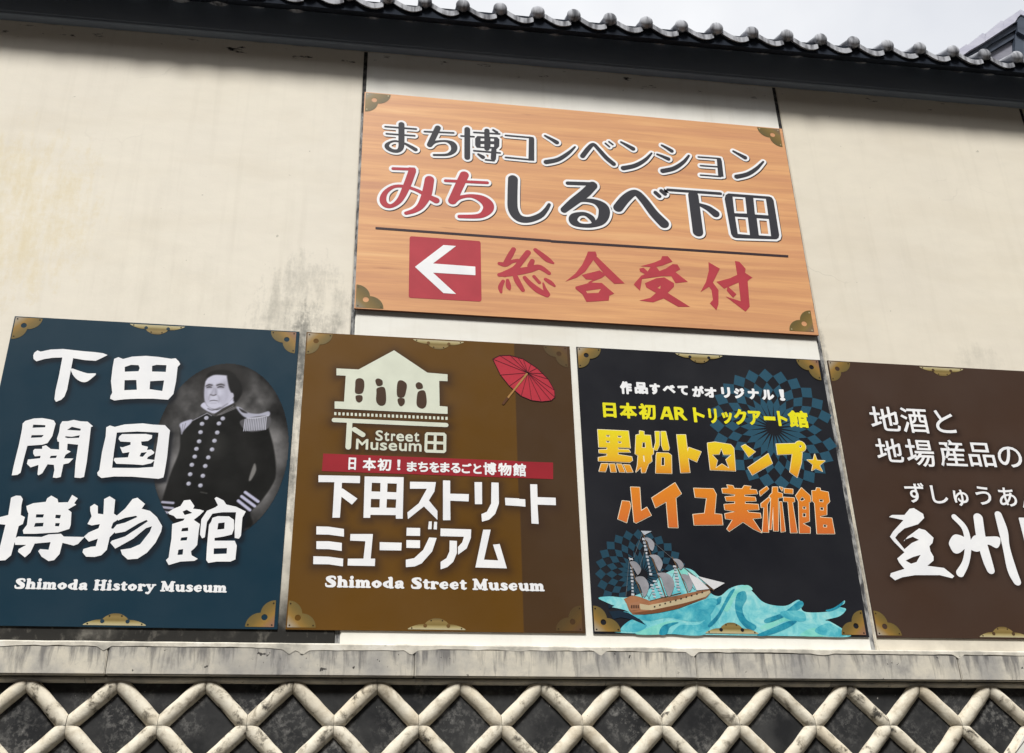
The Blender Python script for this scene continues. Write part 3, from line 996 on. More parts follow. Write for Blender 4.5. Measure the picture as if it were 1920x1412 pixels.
def print_sheet(sign, x0, x1, z0, z1, Y, colour_fn, h=0.0056, rough=0.4, spec=0.1, name='print_sheet'):
    """the printed face: a fine grid that carries the flat artwork's colours"""
    nx = int((x1 - x0) / h) + 1; nz = int((z1 - z0) / h) + 1
    xs = np.linspace(x0, x1, nx); zs = np.linspace(z0, z1, nz)
    X, Z = np.meshgrid(xs, zs)
    C = colour_fn(X, Z)
    me = bpy.data.meshes.new(name)
    V = np.zeros((nx * nz, 3)); V[:, 0] = X.ravel() - x0; V[:, 2] = Z.ravel() - z0
    I = (np.arange(nz - 1)[:, None] * nx + np.arange(nx - 1)[None]).ravel()
    F = np.stack([I, I + 1, I + nx + 1, I + nx], 1)
    me.vertices.add(len(V)); me.vertices.foreach_set('co', V.ravel())
    me.loops.add(F.size); me.loops.foreach_set('vertex_index', F.ravel().astype(np.int32))
    me.polygons.add(len(F)); me.polygons.foreach_set('loop_start', np.arange(0, F.size, 4, dtype=np.int32))
    me.update(calc_edges=True)
    at = me.color_attributes.new('artwork', 'FLOAT_COLOR', 'POINT')
    A = np.ones((nx * nz, 4)); A[:, :3] = lin(np.clip(C, 0, 255)).reshape(-1, 3) * ALB
    at.data.foreach_set('color', A.ravel())
    k = ('sheet', rough, spec)
    if k not in _MC:
        n = NT('printed_film', rough, spec)
        p = n.position()
        f = n.noise(p, 2.2, 5)
        n.rough(n.rng(n.noise(p, 5, 5), 0.3, 0.7, rough - 0.05, rough + 0.08))
        _MC[k] = n.base(n.mix(n.rng(f, 0.35, 0.7, 0.0, 0.03), n.attr('artwork'), rgba((150, 150, 150))))
    me.materials.append(_MC[k])
    return link_mesh(name, me, sign, loc=(x0, Y, z0))
SHADE = []           # letters whose printed drop tint goes onto the sheet of the sign being built
def letter(sign, prims, Y, col, outline=None, ow=0.0, drop=None, lvl=1, mat=None, name='letter', h=0.0012):
    m = mat or plain(col)
    if outline is None:
        o = flat_mesh(name, shape_loops(prims, 0.0, h), Y - 0.0009 * lvl, m, sign)
        SHADE.append(prims)
        return o
    o = flat_mesh(name, shape_loops(prims, 0.0, h), Y - 0.0009 * (lvl + 1), m, sign)
    L = shape_loops(prims, ow, h)
    flat_mesh('outline', L, Y - 0.0009 * lvl, outline if not isinstance(outline, tuple) else plain(outline), o)
    if drop:
        flat_mesh('drop_tint', L, Y - 0.0009 * (lvl - 0.5), plain(drop[0]), o, sx=drop[1], sz=drop[2])
    return o
def tint(X, Z, prims_list, reach, strength, sx=0.0, sz=0.0, inner=0.0):
    """how far the printed tint round the letters darkens each point of a sheet"""
    out = np.zeros(X.shape)
    m = reach * 2.5
    xs = X[0]; zs = Z[:, 0]
    for pr in prims_list:
        lo, hi = bounds(pr)
        i0, i1 = np.searchsorted(xs, lo[0] - m + sx), np.searchsorted(xs, hi[0] + m + sx)
        j0, j1 = np.searchsorted(zs, lo[1] - m + sz), np.searchsorted(zs, hi[1] + m + sz)
        if i1 <= i0 or j1 <= j0: continue
        d = sdf(pr, X[j0:j1, i0:i1] - sx, Z[j0:j1, i0:i1] - sz) - inner
        a = strength * np.exp(-(np.maximum(d, 0) / reach) ** 1.4)
        out[j0:j1, i0:i1] = np.maximum(out[j0:j1, i0:i1], a)
    return out
def blend(C, c, a):
    return C * (1 - a[..., None]) + np.array(c, float) * a[..., None]
def rows(sign, fr, items, Y, col, dil, lvl=1, **kw):
    for ch, l, r, t, b in items:
        letter(sign, font_prim(ch, fr, l, r, t, b, dil), Y, col, lvl=lvl, **kw)

# letters of a heavy rounded slab face, cap height 100
SLAB = {
 'S': ('c 70,76,8 64,90,8 40,91,9 20,75,15 40,54,17 62,37,17 60,17,14 38,8,9 14,11,8 8,30,6', 84),
 'h': ('s15 20,14 20,86|s7 7,7 35,7|s7 7,92 20,92|c 22,48,7 40,60,10 57,48,14 59,14,14|s7 47,7 74,7', 82),
 'i': ('s15 20,14 20,55|s7 7,61 20,61|s7 6,7 36,7|s14 20,88', 44),
 'm': ('s15 20,14 20,55|s7 7,61 20,61|s7 7,7 33,7|c 22,46,7 38,59,9 53,48,14 54,14,13|s7 45,7 66,7|c 56,46,7 72,59,9 87,48,14 88,14,13|s7 79,7 104,7', 112),
 'o': ('c 38,61,8 16,36,15 38,9,8 60,36,15 38,61,8', 78),
 'd': ('c 40,60,7 16,35,15 38,9,7|s15 58,14 58,86|s7 45,92 58,92|s7 58,7 74,7|s7 40,60 58,54|s7 38,9 58,14', 82),
 'a': ('c 15,50,10 32,61,8 52,52,13 52,16,12 66,7,7|c 52,37,7 24,31,11 15,17,12 30,8,9 52,20,7', 76),
 'H': ('s15 22,12 22,88|s15 74,12 74,88|s8 22,50 74,50|s7 7,7 38,7|s7 7,92 38,92|s7 59,7 90,7|s7 59,92 90,92', 100),
 's': ('c 52,53,7 38,62,7 20,57,10 22,44,12 44,29,13 47,15,11 28,8,8 9,14,8', 62),
 't': ('s14 24,18 24,72|c 24,20,13 34,8,9 48,13,6|s7 7,60 46,60', 54),
 'r': ('s15 20,14 20,55|s7 7,61 20,61|s7 7,7 36,7|c 22,46,7 38,59,9 52,53,11', 62),
 'y': ('c 18,57,12 38,14,11|c 62,58,8 40,8,8 26,-17,10 10,-16,9|s7 5,61 32,61|s7 51,61 74,61', 76),
 'M': ('s10 18,10 20,88|s15 88,12 86,86|s14 24,86 54,20|s9 54,20 84,86|s7 5,7 34,7|s7 5,92 24,92|s7 71,7 104,7|s7 84,92 104,92', 112),
 'u': ('c 20,56,14 20,28,14 30,10,10 46,12,8 58,26,8|s15 60,14 60,55|s7 7,61 20,61|s7 46,61 60,61|s7 60,7 76,7', 82),
 'e': ('s7 18,35 58,37|c 60,38,8 54,56,8 36,61,8 16,36,15 36,9,9 58,17,7', 73),
}
def slab_line(sign, text, fr, p0, p1, cap, Y, col):
    a, b = fr.pt([p0, p1])
    hh = fr.pt([(p0[0], p0[1] - cap)])[0, 1] - a[1]
    tot = sum(SLAB[c][1] if c != ' ' else 40 for c in text)
    k = (b[0] - a[0]) / tot
    z = (a[1] + b[1]) / 2
    x = a[0]
    for c in text:
        if c == ' ':
            x += 40 * k; continue
        e = Em(x, z, k, hh / 100)
        letter(sign, parse(SLAB[c][0], e), Y, col, h=0.001)
        x += SLAB[c][1] * k

def sign_frame(name, x0, x1, z0, z1, yf, yb, label, side, cat='sign'):
    s = empty(name, ((x0 + x1) / 2, yb, z0))
    tag(s, label, cat)
    box('board', (x0, x1, yf + 0.0008, yb, z0, z1), side, s, bevel=0.0)
    return s
ZT, ZB = 0.0045, -1.4965
YF = -0.007
U = 0.00228
def fittings(s, x0, x1, z0, z1, Y, kinds, rivet, hole, u=U):
    corner_plate(s, x0 + 0.004, z1 - 0.004, 1, 1, Y, u, kinds[0], rivet)
    corner_plate(s, x1 - 0.014, z1 - 0.004, -1, 1, Y, u, kinds[1], rivet)
    corner_plate(s, x0 + 0.004, z0 + 0.008, 1, -1, Y, u, kinds[0], rivet)
    corner_plate(s, x1 - 0.014, z0 + 0.008, -1, -1, Y, u, kinds[1], rivet)
    edge_plate(s, (x0 + x1) / 2 - 0.01, z1 - 0.006, 1, Y, u * 1.12, hole, rivet)
    edge_plate(s, (x0 + x1) / 2 - 0.01, z0 + 0.006, -1, Y, u * 1.12, hole, rivet)

WHITE = (250, 251, 254)
# ------------------------------------------------------------------ sign 1: history museum
x0, x1 = -1.1352, 0.2191
s1 = sign_frame('museum_sign', x0, x1, ZB, ZT, YF, -0.001, 'dark teal museum sign with oval portrait of a uniformed officer', plain((30, 44, 54)))
SHADE.clear()
fa = Frame(0, 620, 350 / 1765, YF)
for g_ in [
 'p 315,235 325,210 355,188 385,200 480,180 600,175 780,195 900,205 975,215 1018,232 960,262 905,287 800,280 692,262 665,400 635,560 610,625 580,655 530,675 515,650 525,570 560,420 590,255 500,258 420,270 345,292 318,270|q 675,360 760,385 830,405 908,408 870,450 820,485 770,485 720,455 685,410',
 'p 1080,268 1120,252 1165,270 1250,247 1380,240 1500,250 1620,268 1660,262 1690,290 1705,318 1680,345 1665,480 1640,600 1590,655 1450,645 1300,645 1180,650 1080,662 1042,645 1045,620 1062,590 1050,480 1065,350|n 1180,345 1240,325 1310,328 1322,355 1310,385 1180,390|n 1438,335 1480,325 1575,328 1568,392 1438,388|n 1178,470 1290,468 1295,560 1175,565|n 1420,480 1552,472 1535,572 1415,555',
 'p 215,880 240,855 320,832 400,828 470,840 510,850 527,880 505,960 495,1000 450,1065 400,1080 260,1090 230,1200 195,1345 165,1365 112,1370 130,1280 180,1080 210,930|n 315,890 430,895 428,915 308,920|n 300,990 415,988 395,1010 292,1015|p 570,890 590,858 640,858 700,845 760,858 830,862 880,905 860,915 845,1050 820,1250 795,1385 760,1395 705,1390 715,1250 740,1080 640,1070 545,1050 540,1020 560,960|n 635,940 680,910 765,930 760,948|n 620,1000 680,1005 755,990 748,1015 640,1018 615,1010|p 560,1050 640,1060 635,1130 560,1125|p 315,1135 330,1120 400,1120 400,1095 435,1085 480,1120 560,1125 640,1130 670,1145 620,1175 605,1210 695,1210 650,1255 600,1265 575,1385 535,1395 500,1390 515,1320 510,1270 450,1265 400,1350 365,1370 355,1360 365,1270 290,1295 255,1260 265,1220 380,1208 385,1185 330,1190 315,1165|n 480,1185 540,1182 530,1205 470,1208',
 'p 1005,915 1040,898 1085,912 1180,888 1350,878 1450,890 1560,895 1608,945 1600,1000 1580,1200 1555,1350 1545,1390 1500,1402 1250,1382 1080,1380 960,1395 925,1370 920,1345 940,1320 965,1150 1000,1000|n 1105,965 1300,955 1500,965 1490,1050 1450,1290 1300,1300 1060,1298 1080,1130|p 1130,1000 1155,980 1380,978 1440,990 1435,1020 1400,1045 1335,1050 1340,1085 1400,1100 1390,1130 1430,1125 1460,1150 1455,1165 1400,1195 1390,1215 1465,1225 1430,1255 1350,1272 1250,1265 1100,1260 1075,1225 1085,1205 1210,1200 1225,1150 1160,1160 1135,1100 1160,1105 1235,1080 1235,1055 1140,1050 1120,1025|n 1335,1155 1390,1150 1350,1195 1320,1190',
]:
    letter(s1, parse(g_, fa), YF, WHITE, lvl=2)
fb_ = Frame(0, 880, 500 / 1920, YF)
for g_ in [
 'p 80,205 115,190 150,192 165,215 155,260 150,330 180,345 165,395 135,410 105,530 80,620 40,655 -20,660 0,560 40,400 -10,395 -20,350 60,330|p 190,265 240,245 330,235 340,210 370,190 415,215 420,240 490,238 520,185 560,210 535,245 550,255 490,290 515,310 510,400 500,430 420,455 250,465 170,465 165,440 195,400 205,320 195,295|n 262,325 318,325 310,348 258,348|n 402,328 440,330 432,355 398,352|n 255,388 315,385 310,412 245,415|n 400,388 432,388 425,412 396,410|p 105,500 130,485 300,488 350,470 440,465 460,485 610,488 560,540 530,550 450,530 430,610 390,655 350,662 300,630 275,590 290,575 350,580 365,525 250,535 220,600 180,635 130,595 135,575 190,545 110,545',
 'p 650,270 680,250 705,265 705,320 745,325 750,215 790,195 830,220 820,320 860,345 840,370 815,385 800,425 830,435 825,455 790,490 770,580 730,620 680,632 620,630 595,600 600,575 650,560 690,555 705,500 640,522 605,485 640,455 710,425 720,395 660,405 630,395 660,340 650,300|p 955,215 990,205 1045,250 1020,285 1080,300 1130,345 1168,410 1160,450 1120,530 1060,600 990,645 920,650 880,615 868,580 940,570 1010,540 1080,450 1095,410 1050,425 960,500 830,572 795,530 805,515 900,485 1000,420 1065,375 1055,365 1000,390 900,450 830,462 815,430 840,400 900,385 990,345 980,335 900,350 850,370 835,340 900,285',
 'p 1210,310 1250,285 1300,265 1325,225 1370,220 1400,265 1390,285 1440,290 1470,300 1440,330 1395,365 1440,395 1430,450 1420,545 1400,570 1375,590 1380,620 1425,645 1400,660 1300,665 1215,690 1195,655 1215,635 1225,560 1235,500 1240,395 1320,370 1330,355 1270,355 1250,335 1220,325|n 1312,425 1355,420 1355,445 1305,448|n 1305,492 1350,488 1345,512 1298,515|n 1285,580 1320,575 1315,615 1278,618|n 1315,305 1345,292 1385,315 1330,330|p 1545,210 1560,200 1610,225 1630,255 1700,270 1770,305 1745,350 1735,480 1720,500 1690,495 1690,400 1700,310 1600,310 1530,320 1490,380 1475,490 1455,498 1440,470 1450,360 1490,300 1550,275 1570,260|p 1530,350 1570,338 1650,340 1685,365 1685,430 1670,470 1610,485 1545,495 1545,515 1690,515 1705,550 1695,650 1660,665 1560,665 1500,675 1485,655 1490,560 1505,400 1520,380|n 1572,388 1618,383 1615,430 1565,435|n 1540,570 1635,568 1632,608 1538,612',
]:
    letter(s1, parse(g_, fb_), YF, WHITE, lvl=2)
BIG1 = list(SHADE)
slab_line(s1, 'Shimoda History Museum', fb_, (98, 864), (1634, 884), 76, YF, WHITE)
def art1(X, Z):
    C = np.empty(X.shape + (3,)); C[:] = (22, 52, 68)
    a = tint(X, Z, BIG1, 0.010, 0.75, 0.010, -0.016)
    return blend(C, (16, 24, 34), a)
print_sheet(s1, x0, x1, ZB, ZT, YF, art1)
fittings(s1, x0, x1, ZB, ZT, YF - 0.0009, 'lr', (48, 44, 36), (34, 58, 72))
# the oval portrait: a generic officer, printed in grey tones
PC = (-0.100, -0.648, 0.308, 0.452)
fp = Frame(270, 660, 290 / 1280, YF)
def portrait_art(X, Z):
    sh = X.shape
    n1 = fbm(sh, (7, 5), 21); n2 = fbm(sh, (16, 12), 40); n3 = fbm(sh, (3, 2), 60)
    t = np.clip((Z - PC[1]) / PC[3], -1, 1)
    v = 98 + 130 * (n1 - 0.5) + 60 * (n2 - 0.5) + 50 * (n3 - 0.5) - 42 * np.clip(t - 0.35, 0, 1) * 1.6 - 20 * np.clip(-t - 0.4, 0, 1)
    rim = np.hypot((X - PC[0]) / PC[2], (Z - PC[1]) / PC[3])
    v = v * (1 - 0.45 * np.clip((rim - 0.72) / 0.28, 0, 1) ** 1.5)
    C = np.stack([v * 1.0, v * 0.985, v * 0.985], -1)
    u = fp.unit((600, 700))
    def lay(spec, col, soft=5, k=1.0, texture=0.0):
        nonlocal C
        d = sdf(parse(spec, fp), X, Z) / u
        a = k * np.clip(0.5 - d / (2 * soft), 0, 1)
        a = a * a * (3 - 2 * a) if k == 1.0 else a
        c = np.array(col, float)
        if texture: c = c[None, None] * (1 + texture * (n2 - 0.5))[..., None]
        C = C * (1 - a[..., None]) + c * a[..., None]
    lay('q 470,260 520,150 640,105 760,130 840,240 830,330 770,420 640,480 500,420', (34, 32, 31), 60, 0.85)
    lay('q 300,700 306,610 400,568 520,508 600,530 760,470 860,520 1000,545 1034,640 1078,820 1092,1000 1062,1100 965,1240 880,1330 840,1460 110,1460 125,1330 205,1050 290,830', (22, 22, 21), 9, 1.0, 0.5)
    lay('q 560,700 640,720 660,800 600,860 540,820', (60, 59, 57), 60, 0.6)
    lay('q 760,620 900,700 960,900 880,1000 800,800', (36, 35, 34), 70, 0.6)
    lay('q 912,925 928,980 885,1062 868,1050', (126, 124, 122), 8)
    lay('q 508,250 528,200 580,182 690,186 704,262 718,335 728,385 690,432 622,470 560,468 516,436 500,380 502,300', (206, 206, 224), 7)
    lay('q 640,250 700,240 716,340 700,400 650,440 660,360', (176, 175, 192), 22, 0.7)
    lay('q 500,300 530,290 520,420 505,400', (172, 171, 190), 14, 0.6)
    lay('q 520,268 566,268 562,302 522,304|q 602,266 664,264 662,300 606,302', (150, 148, 162), 12, 0.75)
    lay('q 560,300 584,300 600,350 548,352', (186, 185, 202), 10, 0.7)
    lay('q 584,300 604,310 606,350 590,352', (150, 148, 164), 9, 0.7)
    lay('q 520,370 548,360 540,420 522,410|q 612,372 660,360 650,420 618,416', (180, 179, 196), 16, 0.7)
    lay('c 612,362,4 624,392,4 616,416,3|c 544,362,3 536,392,3', (150, 148, 162), 7, 0.6)
    lay('q 470,448 500,418 530,452 606,482 690,428 738,384 744,420 650,468 592,508 530,492', (208, 208, 228), 6)
    lay('c 530,470,6 570,482,6 630,460,5', (110, 108, 118), 5, 0.8)
    lay('q 690,188 742,188 800,255 812,335 768,410 740,404 745,350 712,318 694,250', (18, 17, 17), 9)
    lay('q 512,235 530,180 600,152 700,156 760,196 700,196 590,190 532,214', (20, 19, 19), 9)
    lay('q 712,345 736,342 742,372 722,392', (196, 195, 212), 6)
    lay('c 514,283,4 538,272,6 564,276,5|c 604,276,5 636,268,6 664,276,4', (66, 62, 66), 6)
    lay('c 520,296,3 540,290,6 560,294,3|c 610,294,3 634,288,6 658,294,3', (58, 55, 60), 5)
    lay('c 580,280,3 572,320,4 556,350,5', (164, 162, 178), 8, 0.8)
    lay('c 550,354,4 574,360,5 596,354,4', (96, 92, 98), 6)
    lay('c 546,406,3 575,401,4 608,405,3', (90, 86, 94), 5)
    lay('c 556,424,4 596,424,4', (168, 166, 182), 7, 0.7)
    lay('c 690,430,5 640,462,4', (120, 118, 130), 8, 0.7)
    lay('c 600,520,16 690,470,18 745,440,14', (58, 56, 54), 6)
    for k in range(3):
        lay('s2.2 %d,%d %d,%d' % (606 + k * 14, 524 - k * 2, 738 + k * 4, 448 + k * 12), (150, 148, 152), 3, 0.8)
    lay('s3 522,506 560,528|s3 400,570 520,508', (168, 167, 178), 4)
    lay('q 764,456 800,462 860,502 950,512 1032,492 1036,530 960,548 856,548 800,512', (178, 179, 196), 7)
    lay('q 786,466 830,486 856,508 812,500', (52, 50, 50), 5)
    lay('q 815,560 1030,530 1034,620 980,650 870,660 805,612', (92, 91, 95), 7)
    for k in range(13):
        xx = 838 + k * 14.5
        lay('c %g,%g,3.4 %g,%g,4 %g,%g,3.4' % (xx, 556 - k * 1.2, xx - 6, 606, xx - 12 + k * .4, 654 - k * 1.0), (200, 201, 216), 3)
    lay('c 850,548,3 930,546,4 1030,528,3', (214, 215, 230), 4)
    lay('q 300,592 388,560 392,584 330,650 312,684 304,640', (192, 192, 212), 7)
    lay('s2 322,600 314,670|s2 345,590 328,650', (120, 118, 128), 4)
    for bx, by in ((516, 546), (480, 595), (468, 664), (456, 740), (434, 802), (420, 866), (396, 934), (382, 1012), (369, 1090),
                   (652, 551), (620, 592), (606, 667), (583, 735), (563, 807), (532, 873), (507, 944), (487, 1025), (467, 1105)):
        lay('s17 %g,%g' % (bx, by), (196, 197, 214), 5)
        lay('s7 %g,%g' % (bx + 5, by + 6), (150, 150, 166), 6, 0.7)
    lay('s12 838,1162 944,1238|s12 808,1196 916,1276|s12 780,1232 876,1308', (196, 195, 222), 5)
    lay('s10 152,1243 242,1250|s10 140,1284 238,1294|s10 130,1320 210,1332', (178, 177, 198), 5)
    lay('c 470,1160,3 520,1170,3', (120, 118, 116), 6, 0.7)
    # the letters' printed tint falls on the picture as well
    return blend(C, (18, 20, 26), tint(X, Z, BIG1, 0.009, 0.8, 0.010, -0.016))
def portrait():
    nr, na = 60, 120
    o = print_sheet(s1, PC[0] - PC[2], PC[0] + PC[2], PC[1] - PC[3], PC[1] + PC[3], YF - 0.0009, portrait_art, h=0.0031, rough=0.34, name='portrait')
    me = o.data
    bm = bmesh.new(); bm.from_mesh(me)
    kill = [f for f in bm.faces if math.hypot((f.calc_center_median().x - PC[2]) / PC[2], (f.calc_center_median().z - PC[3]) / PC[3]) > 1.0]
    bmesh.ops.delete(bm, geom=kill, context='FACES')
    bm.to_mesh(me); bm.free()
    o['label'] = 'oval black-and-white portrait of an officer with buttoned coat'
portrait()

# ------------------------------------------------------------------ sign 2: street museum
x0, x1 = 0.2545, 1.6068
s2 = sign_frame('museum_sign', x0, x1, ZB, ZT, YF, -0.001, 'brown museum sign with house logo of footprints and red parasol', plain((84, 60, 36)))
SHADE.clear()
fc = Frame(580, 620, 500 / 1920, YF)
LOGO = (222, 226, 208)
FOOT = (74, 54, 40)
lg = letter(s2, parse('p 195,272 355,280 610,142 850,303 995,315 995,365 935,362 938,543 995,548 995,600 182,562 182,510 250,512 262,325 195,322', fc), YF, LOGO, name='logo_house')
for g_ in ('q 330,400 335,355 365,343 392,360 395,410 378,452 332,450|q 335,470 378,468 382,500 360,518 338,505',
           'q 475,360 495,345 525,360 525,392 490,398|q 488,415 540,410 553,480 545,530 510,540 482,510 483,450',
           'q 630,410 640,365 670,360 700,385 698,430 680,478 635,475|q 638,490 682,490 685,525 660,545 640,525',
           'q 765,390 785,372 812,385 815,415 778,420|q 785,440 830,435 845,500 838,545 810,562 775,540 773,490'):
    flat_mesh('footprint', shape_loops(parse(g_, fc)), YF - 0.0018, plain(FOOT), lg)
for k in range(28):
    xx = 187 + k * 29.65; yy = 598 + k * 1.26
    flat_mesh('logo_square', shape_loops(parse('p %g,%g %g,%g %g,%g %g,%g' % (xx - 8, yy - 11, xx + 8, yy - 10.5, xx + 8, yy + 11, xx - 8, yy + 10.5), fc)), YF - 0.0009, plain(LOGO), s2)
letter(s2, parse('s16 178,644 985,680|s19 290,665 280,838|s18 325,712 385,750', fc), YF, LOGO)
letter(s2, parse('p 845,732 972,735 987,750 985,870 970,882 840,878 828,865 832,745|n 852,752 897,754 895,797 850,795|n 917,755 965,757 965,800 916,798|n 850,815 895,817 893,858 848,857|n 915,818 965,820 965,862 915,860', fc), YF, LOGO)
for ch, l, r, t, b in (('S', 476, 530, 718, 794), ('t', 538, 576, 730, 796), ('r', 588, 620, 742, 796), ('e', 626, 682, 742, 798), ('e', 690, 746, 745, 801), ('t', 754, 792, 734, 802),
                       ('M', 336, 424, 780, 856), ('u', 440, 496, 804, 860), ('s', 508, 560, 806, 863), ('e', 570, 632, 808, 866), ('u', 646, 702, 810, 868), ('m', 716, 808, 812, 870)):
    letter(s2, font_prim(ch, fc, l, r, t, b, 0.0016), YF, LOGO)
flat_mesh('red_band', shape_loops(parse('p 100,885 1480,938 1480,941 1755,950 1755,1070 90,1012', fc)), YF - 0.0009, plain((158, 38, 48)), s2)
NS = len(SHADE)
rows(s2, fc, [('日', 282, 336, 915, 1003), ('本', 384, 480, 917, 1008), ('初', 490, 590, 922, 1010), ('！', 632, 656, 930, 1006), ('ま', 702, 774, 944, 1016), ('ち', 782, 856, 946, 1018),
              ('を', 864, 936, 948, 1022), ('ま', 942, 1010, 950, 1022), ('る', 1018, 1088, 954, 1026), ('ご', 1096, 1168, 956, 1028), ('と', 1180, 1240, 960, 1032),
              ('博', 1252, 1346, 950, 1040), ('物', 1358, 1456, 954, 1045), ('館', 1464, 1560, 957, 1050)], YF, WHITE, 0.0022, lvl=2)
del SHADE[NS:]
fd = Frame(560, 840, 540 / 1920, YF)
for g_ in [
 'p 132,182 410,187 408,235 288,232 287,272 293,270 392,338 355,378 285,325 275,465 225,465 238,228 132,228',
 'p 440,190 700,195 694,472 648,472 648,448 478,446 477,466 432,466|n 488,232 545,234 544,292 485,290|n 592,236 655,238 652,296 590,294|n 482,340 541,341 539,398 480,397|n 588,341 651,343 647,400 585,399',
 'p 742,225 915,228 905,290 868,350 925,420 925,480 835,390 728,475 725,430 800,370 855,272 742,272',
 'p 962,216 1010,218 1010,305 1135,308 1133,357 1010,352 1012,482 962,482',
 'p 1172,228 1222,228 1223,375 1175,375|p 1285,230 1333,232 1335,370 1310,440 1270,478 1222,492 1218,442 1255,425 1283,370',
 'p 1375,332 1470,337 1470,340 1510,342 1512,392 1470,388 1378,382',
 'p 1543,242 1590,243 1592,328 1713,332 1715,382 1592,378 1600,507 1552,504',
 'p 118,523 200,525 302,540 302,592 200,578 118,577|p 118,622 200,622 288,633 287,687 200,675 118,674|p 98,722 200,725 297,738 295,790 200,776 97,775',
 'p 345,574 495,574 480,738 510,738 508,788 326,784 328,738 432,738 445,622 343,618',
 'p 540,628 687,632 684,684 540,682',
 'p 720,532 810,534 809,587 718,585|p 718,614 809,616 809,668 718,666|p 868,490 888,490 886,542 862,542|p 903,492 923,493 921,544 899,543|p 870,597 920,600 890,690 820,770 775,790 715,795 714,745 770,735 830,680',
 'p 946,537 1150,543 1148,600 1120,670 1062,712 1062,660 1090,630 1102,592 945,588|p 1006,617 1055,620 1055,700 1030,760 990,795 946,810 946,760 985,735 1005,690',
 'p 1230,545 1280,545 1235,745 1330,750 1295,645 1340,640 1388,803 1178,797',
]:
    letter(s2, parse(g_, fd), YF, WHITE)
BIG2 = list(SHADE)
slab_line(s2, 'Shimoda Street Museum', fd, (172, 928), (1642, 955), 76, YF, WHITE)
def art2(X, Z):
    C = np.empty(X.shape + (3,)); C[:] = (102, 70, 22)
    e = fd.pt([(1459, 0), (1500, 1215)])
    xe = np.interp(Z, [e[1, 1], e[0, 1]], [e[1, 0], e[0, 0]])
    st = (X > xe)
    C[st] = (76, 54, 32)
    warm = fbm(X.shape, (3, 3), 77)
    C *= (0.95 + 0.1 * warm)[..., None]
    return blend(C, (62, 42, 28), tint(X, Z, BIG2, 0.026, 0.72, 0.004, -0.008))
print_sheet(s2, x0, x1, ZB, ZT, YF, art2)
fittings(s2, x0, x1, ZB, ZT, YF - 0.0009, 'lf', (62, 46, 26), (112, 84, 46))
# parasol
RED = (186, 52, 66)
pa = letter(s2, parse('p 1320,205 1370,180 1445,178 1540,205 1640,270 1720,350 1765,430 1768,480 1740,505 1670,512 1600,503 1525,472 1440,400 1375,320', fc), YF, RED, name='parasol')
del SHADE[:]
for q in ((1320, 205), (1370, 180), (1445, 178), (1500, 192), (1540, 205), (1595, 240), (1640, 270), (1685, 310), (1720, 350), (1765, 430), (1768, 480), (1740, 505), (1670, 512), (1600, 503), (1525, 472), (1440, 400), (1375, 320)):
    flat_mesh('rib', shape_loops(parse('s1.6 1572,305 %g,%g' % q, fc), 0, 0.0008), YF - 0.0018, plain((74, 24, 34)), pa)
flat_mesh('hem', shape_loops(parse('s2 1320,205 1370,180 1445,178 1540,205 1640,270 1720,350 1765,430 1768,480 1740,505 1670,512 1600,503 1525,472 1440,400 1375,320 1320,205', fc), 0, 0.0009), YF - 0.0022, plain((60, 20, 28)), pa)
flat_mesh('shaft', shape_loops(parse('s6 1566,312 1425,490', fc), 0, 0.0009), YF - 0.0027, plain((176, 132, 78)), pa)
flat_mesh('handle', shape_loops(parse('s8 1425,490 1396,527', fc), 0, 0.0009), YF - 0.0031, plain((92, 58, 36)), pa)

# ------------------------------------------------------------------ sign 3: trick art museum
x0, x1 = 1.6423, 2.9946
s3 = sign_frame('museum_sign', x0, x1, ZB, ZT, YF, -0.001, 'black trick art museum sign with sailing ship on turquoise waves', plain((24, 25, 28)))
SHADE.clear()
fe = Frame(1080, 640, 520 / 1920, YF)
ff = Frame(1090, 960, 560 / 1920, YF)
TEAL = (44, 84, 104)
def rosette(fr, cx, cy, R, N, material, clip=None, turn=0.0, name='rosette'):
    """ring upon ring of diamonds, every second ring printed"""
    c = fr.pt([(cx, cy)])[0]
    k = fr.unit((cx, cy))
    rho = [R, R * .885, R * .765, R * .645, R * .525, R * .40, R * .12]
    root = None
    v, f = [], []
    for row in (0, 2, 4):
        for i in range(N):
            a = 2 * math.pi * (i + turn) / N
            h_ = math.pi / N
            q = [(rho[row], a), (rho[row + 1], a + h_), (rho[row + 2], a), (rho[row + 1], a - h_)]
            P = [(c[0] + k * r * math.cos(t), c[1] + k * r * math.sin(t)) for r, t in q]
            cen = np.mean(P, 0)
            if clip and not clip(cen): continue
            flat_mesh('rosette_diamond', [np.array(P)], YF - 0.0007, material, s3, thick=0.0004)
MT = plain(TEAL)
rosette(fe, 1368, 600, 425, 24, MT, clip=lambda p: p[0] < x1 - 0.03)
rosette(ff, 388, 405, 298, 24, plain((36, 72, 90)), clip=lambda p: p[0] > x0 + 0.03 and p[1] > ff.pt([(300, 545)])[0, 1])
rows(s3, fe, [('作', 305, 386, 278, 366), ('品', 405, 496, 284, 364), ('す', 510, 582, 292, 368), ('べ', 600, 686, 302, 358), ('て', 704, 776, 306, 372), ('が', 804, 886, 308, 386),
              ('オ', 888, 972, 318, 390), ('リ', 1006, 1068, 318, 392), ('ジ', 1094, 1166, 324, 396), ('ナ', 1190, 1266, 328, 402), ('ル', 1286, 1370, 336, 406), ('！', 1408, 1444, 334, 412)], YF, WHITE, 0.0042)
YEL = (240, 232, 36)
letter(s3, parse('p 610,452 646,454 676,544 648,543 642,524 610,522 602,541 583,540|n 628,476 637,504 616,503', fe), YF, YEL)
